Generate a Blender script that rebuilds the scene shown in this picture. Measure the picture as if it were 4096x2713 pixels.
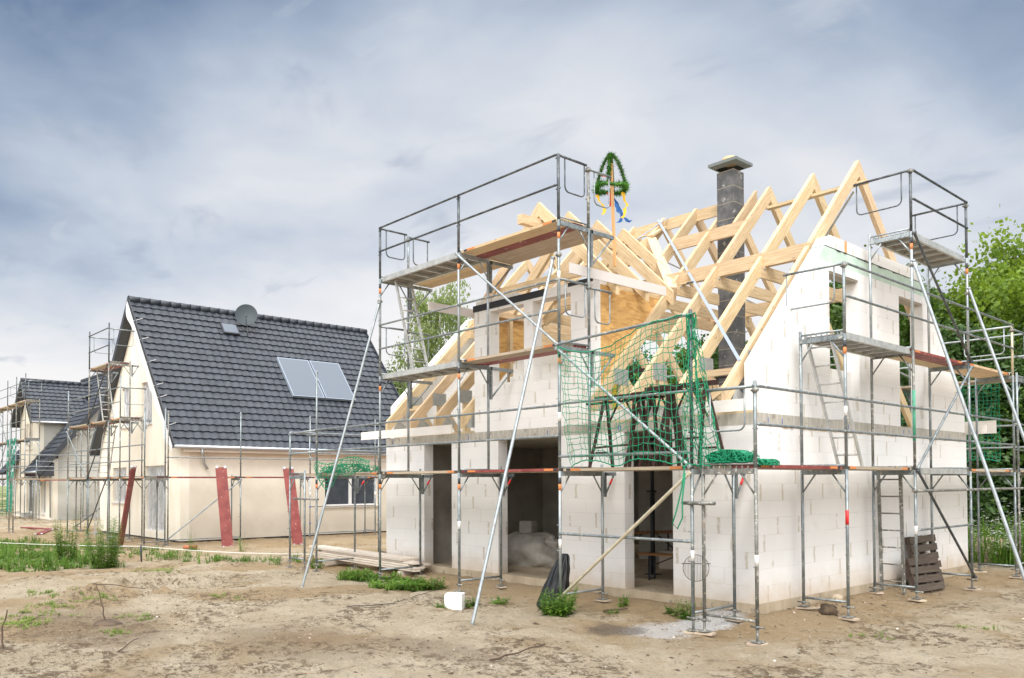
import bpy, math, random
import numpy as np
from mathutils import Vector, Matrix, noise
R=math.radians
random.seed(7)
SC=bpy.context.scene
COL=SC.collection
for o in list(bpy.data.objects): bpy.data.objects.remove(o)
# ------------------------------------------------------------------ camera
cd=bpy.data.cameras.new('camera'); cam=bpy.data.objects.new('camera',cd); COL.objects.link(cam)
cd.sensor_width=36; cd.sensor_fit='HORIZONTAL'; cd.lens=3310.06/4096*36
cd.shift_y=489.0/4096; cd.clip_end=2000; cd.clip_start=0.1
Fv=Vector((-0.74064587,0.67143274,0.02493558)); Rv=Vector((0.67156554,0.74093518,-0.00384552)); Uv=Vector((0.02105766,-0.0138977,0.99968166))
cam.matrix_world=Matrix(((Rv.x,Uv.x,-Fv.x,6.5464),(Rv.y,Uv.y,-Fv.y,-10.7175),(Rv.z,Uv.z,-Fv.z,1.7945),(0,0,0,1)))
SC.camera=cam
SC.render.resolution_x=1024; SC.render.resolution_y=678
SC.view_settings.view_transform='Standard'; SC.view_settings.look='None'
SC.view_settings.exposure=0.70; SC.view_settings.gamma=1
# ------------------------------------------------------------------ node helper
def nd(nt,t,ins=None,**pr):
    n=nt.nodes.new(t)
    for k,v in pr.items(): setattr(n,k,v)
    for k,v in (ins or {}).items():
        if isinstance(v,bpy.types.NodeSocket): nt.links.new(v,n.inputs[k])
        else: n.inputs[k].default_value=v
    return n
def mth(nt,op,a,b=0.0,c=None):
    d={0:a,1:b}
    if c is not None: d[2]=c
    return nd(nt,'ShaderNodeMath',d,operation=op).outputs[0]
def mixc(nt,f,a,b,bt='MIX'):
    n=nt.nodes.new('ShaderNodeMix'); n.data_type='RGBA'; n.blend_type=bt
    for k,v in ((0,f),(6,a),(7,b)):
        if isinstance(v,bpy.types.NodeSocket): nt.links.new(v,n.inputs[k])
        else: n.inputs[k].default_value=v if k==0 else (*v,1)
    return n.outputs[2]
def ramp(nt,f,stops):
    n=nt.nodes.new('ShaderNodeValToRGB'); nt.links.new(f,n.inputs[0]); e=n.color_ramp.elements
    while len(e)<len(stops): e.new(0.5)
    for i,(p,c) in enumerate(stops):
        e[i].position=p; e[i].color=(*c,1) if len(c)==3 else c
    return n.outputs[0]
def nz(nt,vec,scale,detail=4,rough=.55,lac=2.0,dist=0,typ=None):
    n=nd(nt,'ShaderNodeTexNoise',{'Vector':vec,'Scale':scale,'Detail':detail,'Roughness':rough,'Distortion':dist})
    return n.outputs[0]
def step(nt,x,a,b):
    n=nd(nt,'ShaderNodeMapRange',{0:x,1:a,2:b,3:0.0,4:1.0}); n.interpolation_type='SMOOTHSTEP'; return n.outputs[0]
# ------------------------------------------------------------------ world
W=bpy.data.worlds.new('World'); SC.world=W; W.use_nodes=True; nt=W.node_tree; nt.nodes.clear()
SUN_EL=R(52); SUN_AZ=math.atan2(0.66,-0.75)   # direction to the sun: (+x, -y)
out=nd(nt,'ShaderNodeOutputWorld')
sky=nd(nt,'ShaderNodeTexSky'); sky.sky_type='NISHITA'; sky.sun_disc=False; sky.sun_elevation=SUN_EL; sky.sun_rotation=SUN_AZ
b1=nd(nt,'ShaderNodeBackground',{0:sky.outputs[0],1:0.07})
tc=nd(nt,'ShaderNodeTexCoord'); sep=nd(nt,'ShaderNodeSeparateXYZ',{0:tc.outputs['Generated']})
zz=mth(nt,'MAXIMUM',sep.outputs[2],0.0)
den=mth(nt,'ADD',zz,0.16)
px=mth(nt,'DIVIDE',sep.outputs[0],den); py=mth(nt,'DIVIDE',sep.outputs[1],den)
cv=nd(nt,'ShaderNodeCombineXYZ',{0:px,1:py,2:0.3}).outputs[0]
n1=nz(nt,nd(nt,'ShaderNodeMapping',{'Vector':cv,'Rotation':(0,0,R(25)),'Scale':(0.8,0.8,1)}).outputs[0],.75,5,.5,dist=.35)
n2=nz(nt,cv,2.4,7,.55,dist=.3)
cl=mth(nt,'ADD',mth(nt,'MULTIPLY',n1,0.80),mth(nt,'MULTIPLY',n2,0.20))
zc=mth(nt,'ADD',zz,mth(nt,'MULTIPLY',mth(nt,'SUBTRACT',cl,.49),-1.05))
# the cover thins in the middle of the view and thickens to both sides
ax=mth(nt,'ADD',mth(nt,'MULTIPLY',sep.outputs[0],0.672),mth(nt,'MULTIPLY',sep.outputs[1],0.741))
zc=mth(nt,'ADD',zc,mth(nt,'MULTIPLY',mth(nt,'SUBTRACT',mth(nt,'MULTIPLY',ax,ax),.09),.30))
cc=ramp(nt,zc,[(0.0,(1.0,0.97,0.96)),(0.11,(0.97,0.955,0.96)),(0.22,(0.84,0.855,0.89)),(0.33,(0.61,0.67,0.77)),(0.43,(0.38,0.465,0.60)),(0.56,(0.15,0.23,0.375))])
wisp=nz(nt,nd(nt,'ShaderNodeMapping',{'Vector':cv,'Location':(2.3,.7,0),'Scale':(1,1.6,1)}).outputs[0],2.6,6,.52,dist=.5)
cc=mixc(nt,mth(nt,'MULTIPLY',step(nt,wisp,.57,.70),.38),cc,(0.36,0.43,0.56))
cc=mixc(nt,mth(nt,'MULTIPLY',step(nt,mth(nt,'SUBTRACT',1.0,wisp),.56,.70),.25),cc,(0.86,0.86,0.88))
# thick cloud overhead is the brightest part of an overcast sky
zen=step(nt,zz,0.54,0.82)
cc=mixc(nt,zen,cc,(3.3,3.3,3.35))
# bright lobe added to the unseen sky behind the camera, front-lighting the walls
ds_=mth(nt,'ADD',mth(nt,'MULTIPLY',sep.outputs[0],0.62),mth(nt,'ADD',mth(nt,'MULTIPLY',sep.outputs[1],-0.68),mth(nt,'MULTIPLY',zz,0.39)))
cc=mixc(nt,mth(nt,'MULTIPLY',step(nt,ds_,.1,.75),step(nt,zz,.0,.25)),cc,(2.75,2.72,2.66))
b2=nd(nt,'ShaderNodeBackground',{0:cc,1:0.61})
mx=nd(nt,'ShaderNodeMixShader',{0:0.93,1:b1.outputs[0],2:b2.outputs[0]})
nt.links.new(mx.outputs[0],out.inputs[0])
ld=bpy.data.lights.new('sun','SUN'); ld.energy=1.35; ld.angle=R(16); ld.color=(1,0.97,0.925)
sun=bpy.data.objects.new('sun',ld); COL.objects.link(sun)
sd=Vector((math.cos(SUN_EL)*0.66,-math.cos(SUN_EL)*0.75,math.sin(SUN_EL)))
sun.rotation_euler=sd.to_track_quat('Z','Y').to_euler(); sun.location=(20,-20,30)
# ------------------------------------------------------------------ materials
def newmat(name):
    m=bpy.data.materials.new(name); m.use_nodes=True; nt=m.node_tree
    return m,nt,nt.nodes['Principled BSDF'],nd(nt,'ShaderNodeTexCoord')
def bump(nt,b,h,strength=.3,dist=.01):
    bp=nd(nt,'ShaderNodeBump',{'Height':h,'Strength':strength,'Distance':dist}); nt.links.new(bp.outputs[0],b.inputs['Normal'])
def mnoisy(name,c1,c2,scale=6,rough=.8,metal=0,bmp=.0,stretch=(1,1,1),spots=None,sp_scale=20,sp_t=.62,rnd=0,coord='Object',dist=.01):
    m,nt,b,tc=newmat(name)
    v=nd(nt,'ShaderNodeMapping',{'Vector':tc.outputs[coord],'Scale':stretch}).outputs[0]
    n=nz(nt,v,scale,5,.6)
    c=mixc(nt,step(nt,n,.35,.65),c1,c2)
    if spots:
        s=nz(nt,tc.outputs['Object'],sp_scale,4,.6); c=mixc(nt,step(nt,s,sp_t,sp_t+.05),c,spots)
    if rnd:
        oi=nd(nt,'ShaderNodeObjectInfo'); h=nd(nt,'ShaderNodeHueSaturation',{'Color':c,'Value':mth(nt,'ADD',mth(nt,'MULTIPLY',oi.outputs['Random'],rnd),1-rnd/2)}); c=h.outputs[0]
    nt.links.new(c,b.inputs['Base Color']); b.inputs['Roughness'].default_value=rough; b.inputs['Metallic'].default_value=metal
    if bmp: bump(nt,b,n,bmp,dist)
    return m
def m_aac():
    m,nt,b,tc=newmat('aerated_block')
    uv=nd(nt,'ShaderNodeSeparateXYZ',{0:tc.outputs['UV']}); u,v=uv.outputs[0],uv.outputs[1]
    row=mth(nt,'FLOOR',mth(nt,'MULTIPLY',v,4.0)); fv=mth(nt,'FRACT',mth(nt,'MULTIPLY',v,4.0))
    off=mth(nt,'MULTIPLY',mth(nt,'FRACT',mth(nt,'MULTIPLY',row,0.381)),1.0)
    uu=mth(nt,'ADD',mth(nt,'MULTIPLY',u,1/0.62),off)
    cu=mth(nt,'FLOOR',uu); fu=mth(nt,'FRACT',uu)
    wn=nd(nt,'ShaderNodeTexWhiteNoise',{'Vector':nd(nt,'ShaderNodeCombineXYZ',{0:cu,1:row,2:0.5}).outputs[0]},noise_dimensions='3D')
    wob=mth(nt,'MULTIPLY',mth(nt,'SUBTRACT',nz(nt,tc.outputs['UV'],10,4,.65),.5),.13)
    # joints
    dv=mth(nt,'MINIMUM',fv,mth(nt,'SUBTRACT',1.0,fv)); du=mth(nt,'ABSOLUTE',mth(nt,'SUBTRACT',fu,.5))
    jh=mth(nt,'SUBTRACT',1.0,step(nt,dv,0.006,0.02)); jv=mth(nt,'SUBTRACT',1.0,step(nt,du,0.002,0.008))
    fade=step(nt,nz(nt,tc.outputs['UV'],2.3,3,.5),.40,.60)
    j=mth(nt,'MULTIPLY',mth(nt,'MAXIMUM',jh,jv),mth(nt,'ADD',mth(nt,'MULTIPLY',fade,.30),.12))
    # smeared glue at vertical joints
    su=mth(nt,'ABSOLUTE',mth(nt,'ADD',mth(nt,'SUBTRACT',fu,.5),wob))
    sm=mth(nt,'SUBTRACT',1.0,step(nt,su,0.030,0.050))
    vv=mth(nt,'ADD',dv,mth(nt,'MULTIPLY',wob,2.0))
    sm=mth(nt,'MULTIPLY',sm,step(nt,wn.outputs[0],.46,.62))
    sm=mth(nt,'MULTIPLY',sm,mth(nt,'MULTIPLY',step(nt,nz(nt,tc.outputs['UV'],5,4,.6),.34,.5),.66))
    patch=mth(nt,'MULTIPLY',step(nt,nz(nt,tc.outputs['UV'],1.3,5,.65),.60,.70),.3)
    tone=nz(nt,tc.outputs['UV'],.8,3,.5)
    base=mixc(nt,tone,(0.78,0.78,0.775),(0.89,0.89,0.89))
    base=mixc(nt,mth(nt,'MULTIPLY',wn.outputs[0],.15),base,(0.66,0.65,0.63))
    base=mixc(nt,patch,base,(0.62,0.60,0.56))
    c=mixc(nt,sm,base,(0.53,0.475,0.385))
    c=mixc(nt,j,c,(0.44,0.41,0.37))
    # soil splash at the wall foot
    foot=mth(nt,'MULTIPLY',mth(nt,'SUBTRACT',1.0,step(nt,mth(nt,'ADD',v,mth(nt,'MULTIPLY',nz(nt,tc.outputs['UV'],3,4,.6),.5)),0.1,.75)),.75)
    c=mixc(nt,foot,c,(0.55,0.43,0.30))
    nt.links.new(c,b.inputs['Base Color']); b.inputs['Roughness'].default_value=.95
    h=mth(nt,'SUBTRACT',mth(nt,'MULTIPLY',nz(nt,tc.outputs['UV'],60,4,.7),.3),mth(nt,'MAXIMUM',jh,jv)); bump(nt,b,h,.25,.004)
    return m
def m_wood(name,c1,c2,knot=True,rnd=.12,rough=.75):
    m,nt,b,tc=newmat(name); oi=nd(nt,'ShaderNodeObjectInfo')
    o=nd(nt,'ShaderNodeCombineXYZ',{0:mth(nt,'MULTIPLY',oi.outputs['Random'],37.0),1:mth(nt,'MULTIPLY',oi.outputs['Random'],11.0),2:0.0}).outputs[0]
    v=nd(nt,'ShaderNodeVectorMath',{0:tc.outputs['UV'],1:o},operation='ADD').outputs[0]
    g=nz(nt,nd(nt,'ShaderNodeMapping',{'Vector':v,'Scale':(1.2,26,1)}).outputs[0],2.2,5,.6,dist=.6)
    g2=nz(nt,nd(nt,'ShaderNodeMapping',{'Vector':v,'Scale':(.8,2.5,1)}).outputs[0],1.6,3,.5)
    c=mixc(nt,step(nt,g,.33,.67),c1,c2)
    c=mixc(nt,mth(nt,'MULTIPLY',step(nt,g2,.42,.62),.28),c,tuple(x*.72 for x in c2))
    if knot:
        vo=nd(nt,'ShaderNodeTexVoronoi',{'Vector':nd(nt,'ShaderNodeMapping',{'Vector':v,'Scale':(1.6,7,1)}).outputs[0],'Scale':1.35})
        k=mth(nt,'SUBTRACT',1.0,step(nt,vo.outputs['Distance'],.055,.10)); c=mixc(nt,mth(nt,'MULTIPLY',k,.85),c,tuple(x*.33 for x in c1))
    h=nd(nt,'ShaderNodeHueSaturation',{'Color':c,'Hue':mth(nt,'ADD',.492,mth(nt,'MULTIPLY',mth(nt,'FRACT',mth(nt,'MULTIPLY',oi.outputs['Random'],7.0)),.016)),'Value':mth(nt,'ADD',mth(nt,'MULTIPLY',oi.outputs['Random'],rnd*1.5),1-rnd*.75)})
    nt.links.new(h.outputs[0],b.inputs['Base Color']); b.inputs['Roughness'].default_value=rough
    bump(nt,b,g,.15,.003); return m
def m_osb():
    m,nt,b,tc=newmat('osb_board')
    v=nd(nt,'ShaderNodeMapping',{'Vector':tc.outputs['UV'],'Scale':(9,2.6,1)}).outputs[0]
    vo=nd(nt,'ShaderNodeTexVoronoi',{'Vector':v,'Scale':2.6}); 
    n=nz(nt,nd(nt,'ShaderNodeMapping',{'Vector':tc.outputs['UV'],'Scale':(9,2.2,1)}).outputs[0],5,4,.6,dist=1.2)
    bw=nd(nt,'ShaderNodeSeparateColor',{0:vo.outputs['Color']}).outputs[0]
    c=mixc(nt,mth(nt,'ADD',mth(nt,'MULTIPLY',bw,.5),mth(nt,'MULTIPLY',n,.5)),(0.36,0.17,0.045),(0.78,0.50,0.19))
    nt.links.new(c,b.inputs['Base Color']); b.inputs['Roughness'].default_value=.6; bump(nt,b,bw,.15,.004); return m
def m_galv(name='galvanised_tube',c1=(0.20,0.235,0.25),c2=(0.31,0.345,0.355),dirt=.60,rough=.42):
    m,nt,b,tc=newmat(name); oi=nd(nt,'ShaderNodeObjectInfo')
    v=nd(nt,'ShaderNodeVectorMath',{0:tc.outputs['Object'],1:nd(nt,'ShaderNodeCombineXYZ',{0:mth(nt,'MULTIPLY',oi.outputs['Random'],30.0)}).outputs[0]},operation='ADD').outputs[0]
    n=nz(nt,v,9,4,.6); c=mixc(nt,step(nt,n,.35,.65),c1,c2)
    s=nz(nt,v,17,5,.65); sm=step(nt,s,dirt,dirt+.06); c=mixc(nt,mth(nt,'MULTIPLY',sm,.8),c,(0.60,0.57,0.50))
    s2=nz(nt,v,3.2,4,.6); s2m=step(nt,s2,.64,.72); c=mixc(nt,mth(nt,'MULTIPLY',s2m,.55),c,(0.20,0.15,0.11))
    nt.links.new(c,b.inputs['Base Color']); nt.links.new(mth(nt,'SUBTRACT',.55,mth(nt,'MULTIPLY',mth(nt,'MAXIMUM',sm,s2m),.55)),b.inputs['Metallic'])
    nt.links.new(mth(nt,'ADD',rough,mth(nt,'MULTIPLY',sm,.4)),b.inputs['Roughness']); return m
def m_flat(name,c,rough=.6,metal=0,var=.12,spec=None,scale=8,alpha=None,trans=None):
    m,nt,b,tc=newmat(name); n=nz(nt,tc.outputs['Object'],scale,4,.6)
    cc=mixc(nt,n,tuple(x*(1-var) for x in c),tuple(min(1,x*(1+var)) for x in c)); nt.links.new(cc,b.inputs['Base Color'])
    b.inputs['Roughness'].default_value=rough; b.inputs['Metallic'].default_value=metal
    if alpha is not None: b.inputs['Alpha'].default_value=alpha
    return m
def m_leaf(name,c1,c2,c3,trans=.35,scale=.9):
    m,nt,b,tc=newmat(name); oi=nd(nt,'ShaderNodeObjectInfo')
    n=nz(nt,tc.outputs['Object'],scale,3,.55); n2=nz(nt,tc.outputs['Object'],11,2,.5)
    c=mixc(nt,step(nt,n,.35,.65),c1,c2); c=mixc(nt,step(nt,n2,.5,.75),c,c3)
    h=nd(nt,'ShaderNodeHueSaturation',{'Color':c,'Value':mth(nt,'ADD',mth(nt,'MULTIPLY',oi.outputs['Random'],.3),.85)}).outputs[0]
    nt.links.new(h,b.inputs['Base Color']); b.inputs['Roughness'].default_value=.55
    tr=nd(nt,'ShaderNodeBsdfTranslucent',{0:mixc(nt,.5,h,c3)}); o=nt.nodes['Material Output']
    ms=nd(nt,'ShaderNodeMixShader',{0:trans,1:b.outputs[0],2:tr.outputs[0]}); nt.links.new(ms.outputs[0],o.inputs[0]); return m
def m_ground():
    m,nt,b,tc=newmat('sandy_soil'); P=tc.outputs['Object']
    st=nd(nt,'ShaderNodeMapping',{'Vector':P,'Rotation':(0,0,R(40)),'Scale':(1,1,1)}).outputs[0]
    n1=nz(nt,st,.33,6,.6,dist=.5); n2=nz(nt,P,1.7,7,.66,dist=.3); n3=nz(nt,nd(nt,'ShaderNodeMapping',{'Vector':P,'Rotation':(0,0,R(-48)),'Scale':(1,2.2,1)}).outputs[0],15,8,.75); n4=nz(nt,P,75,5,.78)
    c=mixc(nt,step(nt,n2,.35,.68),(0.65,0.54,0.385),(0.79,0.68,0.515))
    c=mixc(nt,mth(nt,'MULTIPLY',step(nt,n1,.46,.60),.7),c,(0.50,0.345,0.185))
    n5=nz(nt,nd(nt,'ShaderNodeMapping',{'Vector':P,'Location':(3,9,0)}).outputs[0],6.5,9,.78,dist=.15)
    tr=nz(nt,nd(nt,'ShaderNodeMapping',{'Vector':P,'Location':(13,9,0)}).outputs[0],.55,6,.65,dist=.6)
    area=mth(nt,'ADD',mth(nt,'MULTIPLY',step(nt,tr,.46,.56),.78),.10)
    c=mixc(nt,mth(nt,'MULTIPLY',step(nt,n5,.485,.565),area),c,(0.22,0.16,0.10))  # dark soil, plus crumb shading painted in where soft light leaves bumps weak
    c=mixc(nt,mth(nt,'MULTIPLY',step(nt,n3,.53,.62),mth(nt,'ADD',mth(nt,'MULTIPLY',area,.7),.25)),c,(0.17,0.12,0.075))  # finer dark soil streaks, again with crumb shade put into the colour
    c=mixc(nt,mth(nt,'MULTIPLY',step(nt,n4,.56,.70),.6),c,(0.15,0.105,0.065))
    c=mixc(nt,mth(nt,'MULTIPLY',step(nt,nz(nt,P,7,6,.7),.60,.70),.45),c,(0.58,0.52,0.43))
    c=mixc(nt,mth(nt,'MULTIPLY',step(nt,nz(nt,P,38,3,.7),.66,.70),.6),c,(0.68,0.65,0.59))
    s=nd(nt,'ShaderNodeSeparateXYZ',{0:P})
    # warmer, freshly dug sand hugging the house
    hx=mth(nt,'MAXIMUM',mth(nt,'SUBTRACT',-11.0,s.outputs[0]),mth(nt,'SUBTRACT',s.outputs[0],0.0)); hy=mth(nt,'MAXIMUM',mth(nt,'SUBTRACT',0.0,s.outputs[1]),mth(nt,'SUBTRACT',s.outputs[1],9.0))
    d=mth(nt,'ADD',mth(nt,'MAXIMUM',hx,hy),mth(nt,'MULTIPLY',mth(nt,'SUBTRACT',n2,.5),2.5))
    near=mth(nt,'MULTIPLY',mth(nt,'SUBTRACT',1.0,step(nt,d,.5,2.0)),.75); c=mixc(nt,near,c,mixc(nt,n3,(0.50,0.345,0.185),(0.66,0.49,0.30)))
    hx2=mth(nt,'ABSOLUTE',mth(nt,'ADD',s.outputs[0],26.0)); near2=mth(nt,'MULTIPLY',mth(nt,'SUBTRACT',1.0,step(nt,mth(nt,'ADD',hx2,mth(nt,'MULTIPLY',mth(nt,'SUBTRACT',n2,.5),4.0)),7,14)),.6)
    c=mixc(nt,near2,c,(0.54,0.39,0.225))
    # spilt lime by the corner
    def spill(cx,cy,rx,ry,col,amt):
        ax=mth(nt,'DIVIDE',mth(nt,'SUBTRACT',s.outputs[0],cx),rx); ay=mth(nt,'DIVIDE',mth(nt,'SUBTRACT',s.outputs[1],cy),ry)
        r=mth(nt,'ADD',mth(nt,'SQRT',mth(nt,'ADD',mth(nt,'MULTIPLY',ax,ax),mth(nt,'MULTIPLY',ay,ay))),mth(nt,'MULTIPLY',mth(nt,'SUBTRACT',n3,.5),1.4))
        return mth(nt,'MULTIPLY',mth(nt,'SUBTRACT',1.0,step(nt,r,.6,1.0)),amt)
    c=mixc(nt,spill(-.42,-.62,.48,.9,0,1.0),c,(0.92,0.90,0.88))
    c=mixc(nt,spill(-.55,-1.55,.6,.75,0,.85),c,(0.86,0.83,0.80))
    c=mixc(nt,spill(-.95,-2.0,.5,.5,0,.7),c,(0.17,0.14,0.12))
    c=mixc(nt,spill(-6.2,-7.2,2.4,1.0,0,.5),c,(0.30,0.22,0.15))
    c=mixc(nt,spill(-3.2,-5.6,1.9,1.0,0,.4),c,(0.30,0.22,0.15))
    c=mixc(nt,spill(-1.5,-4.6,1.4,.5,0,.45),c,(0.33,0.26,0.19))
    # patchy green far away
    gr=nz(nt,P,.16,6,.62); fm=mth(nt,'MULTIPLY',step(nt,gr,.5,.56),step(nt,mth(nt,'MULTIPLY',s.outputs[1],1.0),13,19)); c=mixc(nt,fm,c,(0.10,0.16,0.04))
    fm=mth(nt,'MULTIPLY',step(nt,gr,.42,.5),step(nt,mth(nt,'MULTIPLY',s.outputs[0],-1.0),52,60)); c=mixc(nt,fm,c,(0.10,0.18,0.04))
    nt.links.new(c,b.inputs['Base Color']); b.inputs['Roughness'].default_value=1
    b.inputs['Specular IOR Level'].default_value=.15
    h=mth(nt,'ADD',mth(nt,'MULTIPLY',n5,.9),mth(nt,'ADD',mth(nt,'MULTIPLY',n3,.7),mth(nt,'MULTIPLY',n4,.3))); bump(nt,b,h,1.0,.17); return m
def m_glass():
    m,nt,b,tc=newmat('window_glass'); n=nz(nt,tc.outputs['Object'],3,3,.5)
    nt.links.new(mixc(nt,n,(0.03,0.035,0.045),(0.10,0.115,0.14)),b.inputs['Base Color']); b.inputs['Roughness'].default_value=.08; return m
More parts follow.
